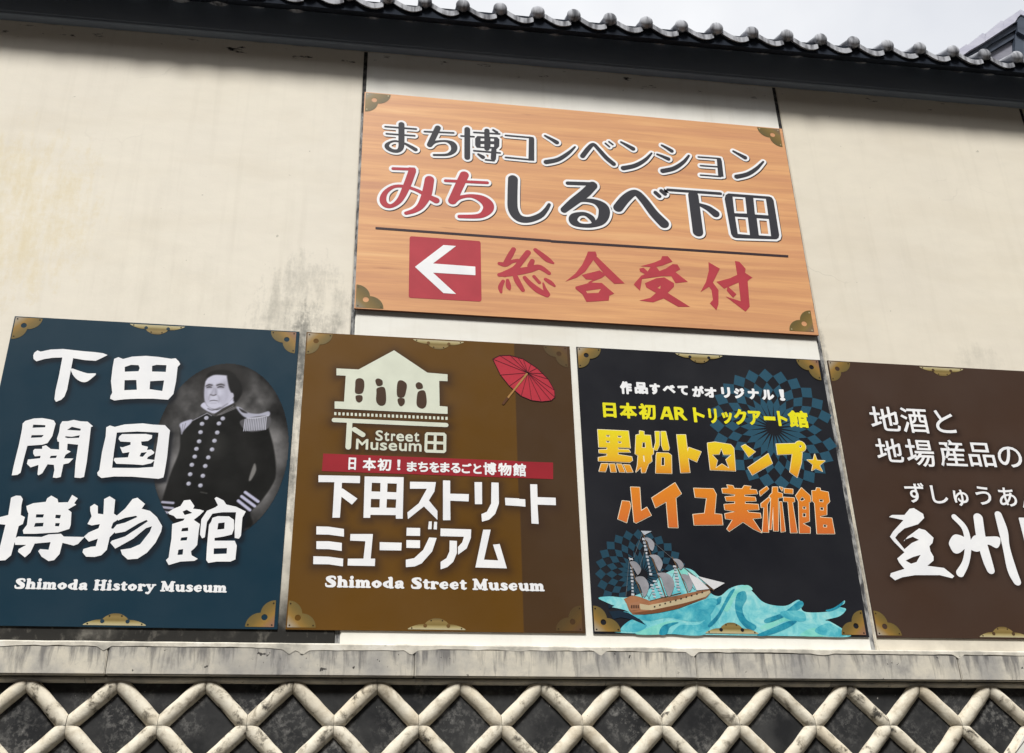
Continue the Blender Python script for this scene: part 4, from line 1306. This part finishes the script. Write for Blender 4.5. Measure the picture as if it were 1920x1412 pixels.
rows(s3, fe, [('日', 186, 278, 426, 528), ('本', 302, 420, 426, 535), ('初', 434, 552, 432, 542), ('R', 680, 766, 456, 546), ('ト', 812, 890, 460, 562), ('リ', 918, 976, 466, 568),
              ('ッ', 1010, 1082, 490, 572), ('ク', 1094, 1182, 470, 578), ('ア', 1194, 1282, 482, 580), ('ー', 1300, 1380, 520, 548), ('ト', 1396, 1462, 484, 588), ('館', 1470, 1606, 480, 598)], YF, YEL, 0.0040)
def grad_mat():
    n = NT('yellow_to_orange_ink', 0.5, 0.12)
    a = fe.pt([(600, 615)])[0, 1]; b = fe.pt([(900, 1320)])[0, 1]
    z = n.sep(n.position())[2]
    return n.base(n.ramp(n.rng(z, a, b), [(0.0, (240, 226, 36)), (0.28, (238, 190, 40)), (0.42, (228, 150, 40)), (0.6, (230, 138, 38)), (1.0, (214, 110, 52))]))
MGR = grad_mat()
CREAM = (246, 234, 206)
for g_ in [
 'p 150,612 362,622 375,738 290,735 290,748 365,752 375,768 290,768 290,785 385,800 390,825 370,838 155,828 155,805 215,795 215,778 160,772 158,752 215,750 215,735 158,733|n 208,648 234,650 234,664 208,662|n 288,653 314,655 314,669 288,667|n 208,688 234,690 234,704 208,702|n 290,692 314,694 314,708 290,706|p 175,848 222,848 203,903 160,900|p 232,850 268,850 278,905 242,905|p 282,850 316,852 338,907 302,905|p 330,855 372,858 393,905 352,908',
 'p 440,620 470,625 470,650 515,652 525,740 535,745 535,780 520,790 525,830 500,850 480,908 455,910 450,870 415,905 425,860 430,790 410,780 415,650 440,645|n 458,700 480,700 482,738 455,738|n 463,790 472,790 476,835 468,835|p 547,625 576,625 576,720 560,755 538,750 552,700|p 588,625 620,625 645,740 640,755 605,755 592,720|p 560,772 640,775 660,790 662,915 552,912 555,790|n 590,802 614,803 614,862 588,862',
 'p 697,648 758,648 772,765 780,735 865,765 835,835 775,808 788,908 725,910',
 'p 910,705 960,698 1070,715 1092,740 1103,898 930,890 912,740|n 1005,738 1022,785 1078,785 1038,820 1062,882 1010,850 965,880 978,825 940,785 990,782',
 'p 1145,728 1170,715 1240,765 1195,800|p 1190,875 1330,778 1358,845 1220,925',
 'p 1385,712 1520,708 1520,735 1550,765 1565,770 1560,840 1530,942 1480,905 1498,780 1395,785|s36 1552,728|m 1542,728 1552,718 1562,728 1552,738',
 'p 1652,782 1668,825 1722,828 1685,860 1705,900 1660,880 1632,895 1640,855 1600,822 1642,822',
 'p 320,1105 370,1110 378,1140 350,1255 290,1230|p 378,1010 440,1012 450,1175 490,1150 520,1205 415,1258 402,1250',
 'p 525,1085 685,980 728,1055 690,1085 705,1290 640,1288 625,1110 550,1152',
 'p 815,1018 950,1022 970,1060 958,1195 1008,1200 1015,1270 818,1272 810,1200 890,1192 905,1085 825,1080',
 'p 1045,995 1085,1000 1095,1020 1150,1022 1165,1000 1210,1005 1200,1025 1248,1030 1255,1055 1165,1062 1165,1075 1240,1080 1245,1105 1170,1108 1168,1125 1260,1130 1265,1165 1180,1168 1195,1185 1275,1192 1280,1222 1220,1228 1285,1325 1230,1300 1155,1250 1060,1315 1045,1300 1085,1235 1035,1228 1030,1195 1105,1180 1030,1165 1025,1130 1100,1125 1100,1108 1040,1105 1032,1078 1100,1072 1100,1060 1015,1050 1010,1020 1055,1018',
 'p 1270,1040 1320,1005 1332,1022 1276,1070|p 1280,1125 1335,1080 1343,1096 1322,1130 1332,1322 1290,1320 1302,1150 1282,1150|p 1360,1010 1395,1010 1395,1045 1428,1055 1428,1080 1398,1085 1400,1312 1368,1312 1364,1130 1352,1302 1338,1302 1350,1085 1337,1072 1358,1050|p 1410,1112 1424,1112 1448,1315 1420,1320|p 1408,1008 1432,1015 1426,1036|p 1442,1020 1500,1025 1500,1055 1442,1050|p 1437,1080 1510,1085 1512,1110 1497,1115 1530,1325 1485,1325 1467,1110 1437,1108',
 'p 1520,1070 1560,1015 1620,1070 1625,1110 1612,1115 1615,1245 1568,1262 1620,1290 1620,1328 1547,1328 1540,1110|n 1545,1100 1565,1075 1587,1095 1565,1108|n 1568,1143 1592,1145 1592,1164 1568,1162|n 1568,1188 1592,1190 1592,1217 1568,1217|p 1633,1035 1660,1035 1665,1015 1690,1018 1692,1035 1745,1045 1755,1110 1735,1130 1735,1200 1690,1210 1690,1220 1770,1225 1790,1332 1668,1332 1652,1120 1636,1105|n 1683,1093 1712,1096 1712,1114 1683,1112|n 1688,1148 1714,1150 1714,1172 1688,1170|n 1710,1268 1737,1270 1737,1289 1710,1288',
]:
    letter(s3, parse(g_, fe), YF, YEL, outline=CREAM, ow=0.0030, mat=MGR, h=0.001)
def wash(name, a, b, c):
    n = NT(name, 0.5, 0.12)
    p = n.position()
    f = n.noise(n.warp(p, 8, 0.05), 13, 7, 0.66, 0.8); g_ = n.noise(p, 34, 6, 0.65)
    col = n.ramp(f, [(0.34, a), (0.5, b), (0.66, c)])
    return n.base(n.mix(n.rng(g_, 0.5, 0.7, 0, 0.25), col, rgba(c)))
WL = wash('water_wash_pale', (92, 190, 204), (132, 212, 218), (172, 228, 226))
WM = wash('water_wash_mid', (52, 156, 180), (84, 184, 200), (128, 210, 214))
WD = wash('water_wash_deep', (28, 116, 146), (40, 146, 172), (84, 176, 190))
WG = wash('water_wash_green', (104, 198, 192), (136, 218, 204), (160, 222, 220))
wv = flat_mesh('waves', shape_loops(parse('q 110,555 180,543 300,548 430,500 500,420 570,380 640,358 710,372 755,412 790,440 830,520 890,540 950,494 1010,472 1058,474 1100,512 1180,585 1310,604 1400,565 1430,640 1590,640 1640,610 1690,570 1690,590 1660,610 1702,625 1660,670 1570,695 1600,705 1690,760 1715,803 1400,799 900,792 265,778 250,760 330,735 415,728 300,640 190,610 200,600', ff)), YF - 0.0009, WL, s3)
for m_, g_ in ((WM, 'q 270,640 420,660 640,620 830,555 870,590 800,690 690,705 560,680 420,700'), (WM, 'q 250,760 330,690 420,728 360,770'),
               (WD, 'q 1000,530 1050,510 1062,560 1035,620 1060,690 1125,735 1090,765 1020,705 988,620'), (WD, 'q 1180,690 1300,645 1400,572 1425,605 1330,665 1200,715'),
               (WD, 'q 815,725 880,650 950,520 985,500 930,600 880,690 830,740'), (WG, 'q 900,600 980,510 1060,470 1100,500 1040,520 985,560 940,640'),
               (WG, 'q 350,786 430,745 560,702 620,706 560,735 540,784'), (WD, 'q 500,786 520,735 580,712 625,712 570,740 548,786'),
               (WM, 'q 590,770 640,728 760,722 830,660 800,786 600,786'), (WD, 'q 1130,790 1230,745 1330,703 1385,706 1310,755 1190,796'),
               (WG, 'q 1150,740 1260,690 1420,650 1400,690 1300,705 1200,755'), (WM, 'q 1290,640 1420,640 1440,700 1360,700 1290,670'),
               (WD, 'q 1570,632 1625,615 1688,573 1660,612 1600,640'), (WM, 'q 1580,715 1650,745 1700,795 1560,795 1500,760'),
               (WG, 'q 1410,796 1470,750 1550,752 1600,796'), (WD, 'q 870,560 900,545 890,590 850,600'), (WG, 'q 560,390 640,365 720,385 740,410 660,400')):
    flat_mesh('wave_wash', shape_loops(parse(g_, ff)), YF - 0.0013 - 0.00006 * random.random(), m_, wv)
flat_mesh('dark_swirl', shape_loops(parse('p 178,640 240,634 300,648 370,688 415,728 330,692 250,678 205,690|p 172,590 212,602 176,622', ff)), YF - 0.0016, plain((26, 44, 60)), wv)
sh = flat_mesh('ship', shape_loops(parse('p 272,560 330,535 380,548 440,572 640,532 822,493 832,520 800,556 700,592 620,622 500,648 400,660 330,660 305,632 290,590', ff)), YF - 0.0020, plain((150, 104, 74), var=0.2), s3)
sh['label'] = 'three masted sailing ship with grey and white sails'
Y3 = YF - 0.0026
flat_mesh('hull_band', shape_loops(parse('p 432,600 640,560 824,505 828,522 800,545 640,596 450,632 380,628 372,590', ff)), Y3, plain((196, 180, 146)), sh)
flat_mesh('keel', shape_loops(parse('p 330,650 460,630 640,592 790,552 700,592 620,622 500,648 400,660', ff)), Y3 - 0.0001, plain((120, 76, 50)), sh)
flat_mesh('stern_panel', shape_loops(parse('p 300,590 372,575 378,628 318,636', ff)), Y3 - 0.0002, plain((168, 120, 90)), sh)
for k in range(10):
    xx = 470 + k * 34; yy = 610 - k * 10.2
    flat_mesh('gun_port', shape_loops(parse('p %g,%g %g,%g %g,%g %g,%g' % (xx - 5, yy - 4, xx + 5, yy - 6, xx + 5, yy + 4, xx - 5, yy + 6), ff), 0, 0.0008), Y3 - 0.0005, plain((50, 40, 34)), sh)
for k in range(5):
    xx = 318 + k * 11
    flat_mesh('stern_window', shape_loops(parse('p %g,600 %g,599 %g,620 %g,621' % (xx, xx + 7, xx + 7, xx), ff), 0, 0.0008), Y3 - 0.0006, plain((70, 48, 40)), sh)
for g_ in ('s3.4 392,130 470,340 540,545', 's3 306,305 345,430 392,545', 's3 584,292 640,410 684,520', 's2.4 700,400 850,505', 's2 820,500 915,460', 's2 440,572 640,520'):
    flat_mesh('mast', shape_loops(parse(g_, ff), 0, 0.0008), Y3 - 0.0004, plain((110, 84, 60)), sh)
for (ax, ay, bx, by, n_, w_) in ((400, 175, 445, 400, 11, 9), (322, 360, 330, 530, 9, 10), (470, 445, 520, 540, 6, 13), (600, 350, 625, 500, 9, 12), (452, 470, 470, 545, 5, 12)):
    for k in range(n_):
        t = k / (n_ - 1)
        xx = ax + (bx - ax) * t; yy = ay + (by - ay) * t; d_ = (by - ay) / n_ * 0.36; ww = w_ * (0.6 + 0.5 * random.random())
        flat_mesh('rigging', shape_loops(parse('p %g,%g %g,%g %g,%g %g,%g' % (xx - ww, yy - d_, xx + ww, yy - d_ + 2, xx + ww, yy + d_ + 2, xx - ww, yy + d_), ff), 0, 0.0008), Y3 - 0.0003, plain(((196, 200, 206), (168, 176, 186))[k % 2]), sh)
for g_ in ('s0.9 392,135 325,330', 's0.9 392,135 584,300', 's0.9 584,295 822,495', 's0.9 584,295 740,420', 's0.9 470,340 600,480', 's0.9 345,430 440,560', 's0.9 640,410 730,500', 's0.9 420,210 350,430', 's0.9 306,310 285,555', 's0.9 500,420 430,560', 's0.9 610,350 545,530'):
    flat_mesh('rope', shape_loops(parse(g_, ff), 0, 0.0006), Y3 - 0.0002, plain((120, 124, 128)), sh)
SAIL = plain((158, 158, 164), var=0.12)
for g_ in ('q 400,168 438,170 468,205 458,250 438,236 425,195', 'q 436,280 488,280 521,328 502,382 478,345 462,305', 'q 486,396 556,398 597,462 564,546 530,480 512,425',
           'q 310,324 350,323 383,368 362,406 340,372', 'q 346,426 400,419 433,478 404,548 378,480', 'q 588,304 630,308 657,345 634,372 616,336', 'q 640,405 690,412 714,468 692,512 668,455'):
    flat_mesh('sail', shape_loops(parse(g_, ff)), Y3 - 0.0010, SAIL, sh)
for g_ in ('p 680,388 752,430 822,496 740,506', 'p 746,414 921,458 850,500'):
    flat_mesh('jib', shape_loops(parse(g_, ff)), Y3 - 0.0012, plain((226, 226, 228)), sh)
flat_mesh('pennant', shape_loops(parse('p 380,122 452,125 404,150', ff)), Y3 - 0.0012, plain((190, 196, 204)), sh)
flat_mesh('flag', shape_loops(parse('p 298,290 338,296 332,318 304,316', ff)), Y3 - 0.0012, plain((22, 22, 26)), sh)
flat_mesh('flag_mark', shape_loops(parse('s3 306,298 328,308|s2.5 308,310 326,300', ff), 0, 0.0008), Y3 - 0.0018, plain((220, 222, 226)), sh)
def art3(X, Z):
    C = np.empty(X.shape + (3,)); C[:] = (30, 31, 37)
    return C * (0.93 + 0.14 * fbm(X.shape, (3, 3), 97))[..., None]
print_sheet(s3, x0, x1, ZB, ZT, YF, art3, h=0.02)
fittings(s3, x0, x1, ZB, ZT, YF - 0.0028, 'lr', (26, 24, 22), (30, 31, 37))

# ------------------------------------------------------------------ sign 4: local products (runs out of the picture)
x0, x1 = 3.0339, 4.3860
s4 = sign_frame('shop_sign', x0, x1, ZB, ZT, YF, -0.001, 'plain dark brown shop sign with white brush lettering, cut off at the right', plain((58, 44, 36)))
SHADE.clear()
fg = Frame(1540, 660, 380 / 976, YF)
rows(s4, fg, [('地', 235, 374, 264, 380), ('酒', 385, 512, 270, 390), ('と', 548, 640, 282, 390), ('地', 264, 390, 418, 530), ('場', 408, 542, 422, 552), ('産', 566, 692, 424, 552),
              ('品', 708, 832, 438, 553), ('の', 850, 964, 456, 556), ('ず', 404, 498, 630, 726), ('し', 530, 606, 644, 730), ('ゅ', 638, 708, 664, 742), ('う', 744, 816, 648, 736),
              ('あ', 854, 938, 654, 744), ('ん', 962, 1052, 664, 754)], YF, WHITE, 0.0016)
for g_ in [
 'p 325,795 340,785 400,785 425,755 445,752 490,780 495,800 465,830 400,850 370,875 355,895 400,950 435,920 470,905 440,890 400,905 395,915 415,890 470,850 500,858 540,895 535,920 520,935 525,960 540,985 540,1005 510,1030 590,1040 640,1080 630,1090 570,1075 450,1075 390,1085 355,1100 330,1080 335,1065 400,1045 375,1015 365,995 400,965 350,915 330,890 345,865 395,810|n 405,1005 440,988 478,977 458,1012 432,1020',
 'c 640,795,13 690,850,14 706,930,15 696,1010,15 668,1065,18|q 615,915 640,880 685,890 710,920 670,965 640,968 620,940|c 755,800,22 770,900,22 798,1000,22 815,1050,18|q 712,930 735,885 780,890 850,890 862,915 845,945 800,928 760,960 725,955|c 852,785,17 875,860,22 890,940,17 918,1050,22 942,1105,18',
]:
    letter(s4, parse(g_, fg), YF, WHITE)
letter(s4, font_prim('庵', fg, 958, 1280, 770, 1110, 0.0055), YF, WHITE)
BIG4 = list(SHADE)
def art4(X, Z):
    C = np.empty(X.shape + (3,)); C[:] = (72, 54, 44)
    C *= (0.95 + 0.1 * fbm(X.shape, (3, 3), 57))[..., None]
    return blend(C, (40, 28, 22), tint(X, Z, BIG4, 0.016, 0.6, 0.005, -0.008))
print_sheet(s4, x0, x1, ZB, ZT, YF, art4)
fittings(s4, x0, x1, ZB, ZT, YF - 0.0009, 'll', (62, 46, 30), (84, 64, 44))

# ------------------------------------------------------------------ the large wooden direction sign
WX0, WX1, WZ0, WZ1 = 0.4855, 3.0042, 0.1518, 1.5912
WY = -0.020
def m_wood():
    n = NT('printed_wood', 0.42, 0.2)
    p = n.position()
    warp = n.noise(n.mapping(p, (0.5, 1, 1.4)), 1.6, 3)
    v = n.mapping(n.warp(p, 0.8, 0.08), (0.3, 1, 7.5))
    a = n.noise(v, 2.2, 6, 0.62, 0.5)
    b = n.noise(n.mapping(p, (0.7, 1, 34)), 3.0, 5, 0.6, 0.2)
    c = n.noise(n.mapping(p, (0.25, 1, 2.2)), 1.7, 4, 0.5, 0.3)
    col = n.ramp(a, [(0.28, (204, 146, 108)), (0.45, (218, 160, 114)), (0.58, (231, 174, 122)), (0.74, (240, 190, 136))])
    col = n.mix(n.rng(b, 0.48, 0.72, 0, 0.32), col, rgba((196, 138, 104)))
    col = n.mix(n.rng(c, 0.52, 0.72, 0, 0.35), col, rgba((214, 150, 116)))
    col = n.mix(n.rng(n.noise(n.mapping(p, (0.9, 1, 12)), 2.6, 5, 0.6), 0.66, 0.74, 0, 0.5), col, rgba((160, 104, 78)))
    return n.base(col)
MW = m_wood()
ws = empty('direction_sign', ((WX0 + WX1) / 2, -0.005, WZ0))
tag(ws, 'large wood-grain direction sign with red arrow square, mounted above the row of museum signs', 'sign')
box('board', (WX0, WX1, WY, -0.006, WZ0, WZ1), plain((112, 66, 48), 0.6, 0.3), ws)
mesh_obj('face_sheet', [(WX0, WY - 0.0008, WZ0), (WX1, WY - 0.0008, WZ0), (WX1, WY - 0.0008, WZ1), (WX0, WY - 0.0008, WZ1)], [(0, 1, 2, 3)], MW, ws)
for bx in (0.62, 1.74, 2.86):
    box('batten', (bx - 0.03, bx + 0.03, -0.0059, -0.0002, WZ0 + 0.06, WZ1 - 0.06), plain((96, 70, 52), 0.8, 0.2), ws)
WY -= 0.0008
fh = Frame(700, 210, 400 / 1920, WY)
fi = Frame(1080, 240, 400 / 1920, WY)
INK, REDK = (58, 58, 64), (184, 66, 76)
line1 = [
 (fh, 's8 107,133 385,155|s8 118,197 372,216|c 253,114,24 253,250,24 250,318,22 225,350,17 175,350,16 130,325,18 122,300,17 150,274,10 200,263,9 270,280,9 330,310,14 380,340,17'),
 (fh, 's8 460,178 722,190|s 580,145,24 508,296,23|c 508,300,20 560,270,12 650,263,10 708,285,22 728,320,26 715,358,20 660,386,12 545,388,10'),
 (fh, 's8 790,217 905,224|s23 845,158 845,410|s8 905,185 1135,199|c 1078,163,9 1112,184,12|s21 1022,170 1022,330|p 935,218 1115,228 1135,250 1133,310 1110,335 930,322 916,300 916,240|n 965,238 998,239 998,263 965,262|n 1054,240 1086,241 1086,265 1054,264|n 965,288 998,289 998,314 965,313|n 1054,290 1086,291 1086,316 1054,315|s8 905,350 1140,370|s21 1085,345 1080,418|s8 1010,432 1085,440|c 945,382,10 985,408,18'),
 (fh, 's8 1190,212 1420,232|p 1400,222 1440,228 1448,245 1448,440 1395,438|s8 1190,410 1400,430'),
 (fh, 'c 1545,215,9 1600,245,14 1650,275,19|c 1555,452,21 1660,430,19 1750,375,15 1815,315,8'),
 (fi, 'c 58,254,20 110,187,20 155,150,16 200,190,17 270,268,19 338,325,19|s8 265,140 300,170|s8 297,125 330,150'),
 (fi, 'c 405,128,9 455,155,14 512,188,19|c 425,363,21 530,340,19 620,290,15 680,228,8'),
 (fi, 'c 772,157,9 815,180,13 860,208,17|c 730,238,9 780,258,13 830,280,17|c 780,388,21 880,365,19 965,310,15 1015,250,9'),
 (fi, 's7 1100,262 1280,275|p 1265,268 1302,272 1312,300 1328,440 1280,440|s7 1120,340 1290,352|s7 1120,425 1300,438'),
 (fi, 'c 1415,210,9 1465,238,13 1520,268,18|c 1445,440,20 1540,418,18 1620,370,15 1685,305,8'),
]
line2 = [
 (fh, 's14 178,511 335,516|p 318,499 372,502 385,520 380,545 320,560|c 350,535,31 300,670,30 240,790,24 170,845,18 112,838,24 86,790,27 112,722,20 190,672,15 290,674,15 400,710,15 500,765,22 565,798,28|c 505,612,38 480,740,40 430,840,30 370,888,22 295,912,16', REDK),
 (fh, 's14 650,620 1025,638|s 818,570,37 712,800,35|c 712,800,34 780,770,18 880,757,18 980,787,36 1034,840,46 1022,893,38 950,938,22 775,942,17', REDK),
 (fh, 'c 1256,607,40 1252,760,40 1258,880,40 1310,955,34 1400,970,27 1500,935,24 1555,880,18 1582,835,14', INK),
 (fi, 's17 -75,498 150,505|c 150,520,38 80,590,40 -20,665,36 -108,738,28|c -108,738,26 -30,682,16 60,652,16 170,665,24 243,715,44 253,775,46 222,840,36 140,878,20 40,876,20 -20,845,34 -22,805,34 25,777,20 85,777,18 140,812,24 160,850,18', INK),
 (fi, 'c 378,718,40 450,632,38 530,584,30 600,640,34 700,770,38 790,862,42|s17 715,583 750,615|s17 768,567 800,595', INK),
 (fi, 's13 825,558 1300,592|s42 1055,612 1097,936|p 1012,566 1093,572 1097,640 1016,640|c 1110,690,14 1190,725,26 1255,773,33', INK),
 (fi, 'p 1370,590 1740,618 1762,628 1778,655 1828,965 1822,990 1800,1003 1440,992 1412,982 1395,955 1337,640 1345,605|n 1408,618 1522,625 1538,772 1425,768|n 1595,630 1708,638 1730,788 1610,780|n 1430,798 1545,806 1565,965 1455,955|n 1625,812 1735,820 1755,975 1645,968', INK),
]
DROP = ((66, 50, 44), 0.0042, -0.0058)
for fr_, g_ in line1:
    letter(ws, parse(g_, fr_), WY, INK, outline=WHITE, ow=0.0134, drop=DROP)
for fr_, g_, c_ in line2:
    letter(ws, parse(g_, fr_), WY, c_, outline=WHITE, ow=0.0142, drop=DROP)
SHADE.clear()
fj = Frame(920, 440, 500 / 1920, WY)
for g_ in [
 'c 165,106,16 140,150,19 108,205,17|c 62,208,12 105,215,18 150,195,14 195,185,12|c 268,130,20 225,185,20 175,245,20 100,285,22|c 62,290,14 150,275,26 280,252,24 350,235,20 420,278,14|c 175,295,16 195,340,20 232,400,14|c 90,335,12 70,378,16 75,415,9|c 122,330,12 128,370,18 136,395,7|c 322,110,14 360,140,18 410,180,20 450,205,8|c 300,190,16 285,225,20|c 245,310,14 280,350,18 340,400,22 405,435,18|c 412,430,16 390,390,12 378,350,6|c 312,302,12 350,345,12|c 395,322,12 430,345,16 460,370,8',
 'p 700,122 755,122 765,150 740,182 680,268 620,310 538,338 610,280 660,215 690,150|p 745,140 965,352 890,355 830,300 740,185|p 655,290 785,258 830,290 800,312 740,335 715,350 700,345 735,325 685,322|p 610,375 720,345 800,348 890,425 855,440 850,475 690,485 660,430 610,390|n 685,405 795,390 775,420 695,422',
 'p 1235,155 1275,155 1310,195 1240,222 1180,235 1080,228 1180,200 1225,180|p 1070,245 1100,238 1130,265 1150,235 1195,235 1215,262 1260,245 1310,212 1345,215 1365,250 1330,270 1420,340 1330,350 1300,300 1230,300 1090,320 1075,405 1030,360 1040,345 1085,295 1110,285 1075,265|p 1110,350 1190,315 1250,308 1320,350 1320,375 1275,420 1435,520 1350,520 1245,460 1170,488 1070,475 1150,455 1190,420 1120,380|n 1200,385 1225,365 1220,390',
 'p 1568,198 1650,245 1630,285 1600,345 1640,400 1640,500 1625,545 1578,495 1600,470 1590,400 1572,375 1510,415 1550,340 1570,260|p 1758,190 1790,195 1835,245 1832,275 1885,310 1860,325 1850,335 1865,520 1835,555 1690,445 1800,480 1785,345 1680,390 1625,340 1720,315 1775,290|p 1705,370 1770,430 1745,455 1700,405',
]:
    letter(ws, parse(g_, fj), WY, REDK)
f1 = Frame(0, 0, 1, WY)
flat_mesh('rule_line', shape_loops(parse('p 704,425.6 1033,449.5 1033,450.2 1478,478.6 1478,483 1033,454.8 1033,454 704,430', f1)), WY - 0.0009, plain((62, 48, 52)), ws)
fk = Frame(690, 410, 240 / 1883, WY)
sq = flat_mesh('arrow_square', shape_loops(parse('p 640,260 1630,330 1650,340 1657,362 1670,1190 1662,1212 1640,1222 625,1165 604,1155 598,1135 612,285 620,267', fk)), WY - 0.0009, plain(REDK), ws)
flat_mesh('arrow', shape_loops(parse('p 690,712 1110,390 1295,405 955,662 1578,708 1580,835 955,797 1295,1110 1110,1098', fk)), WY - 0.0018, plain(WHITE), sq)
corner_plate(ws, WX0 + 0.004, WZ1 - 0.004, 1, 1, WY - 0.0009, 0.00262, 'w', (196, 184, 150))
corner_plate(ws, WX1 - 0.016, WZ1 - 0.004, -1, 1, WY - 0.0009, 0.00262, 'x', (178, 164, 130))
corner_plate(ws, WX0 + 0.004, WZ0 + 0.004, 1, -1, WY - 0.0009, 0.00262, 'w', (96, 84, 60))
corner_plate(ws, WX1 - 0.022, WZ0 + 0.016, -1, -1, WY - 0.0009, 0.00262, 'x', (178, 164, 130))
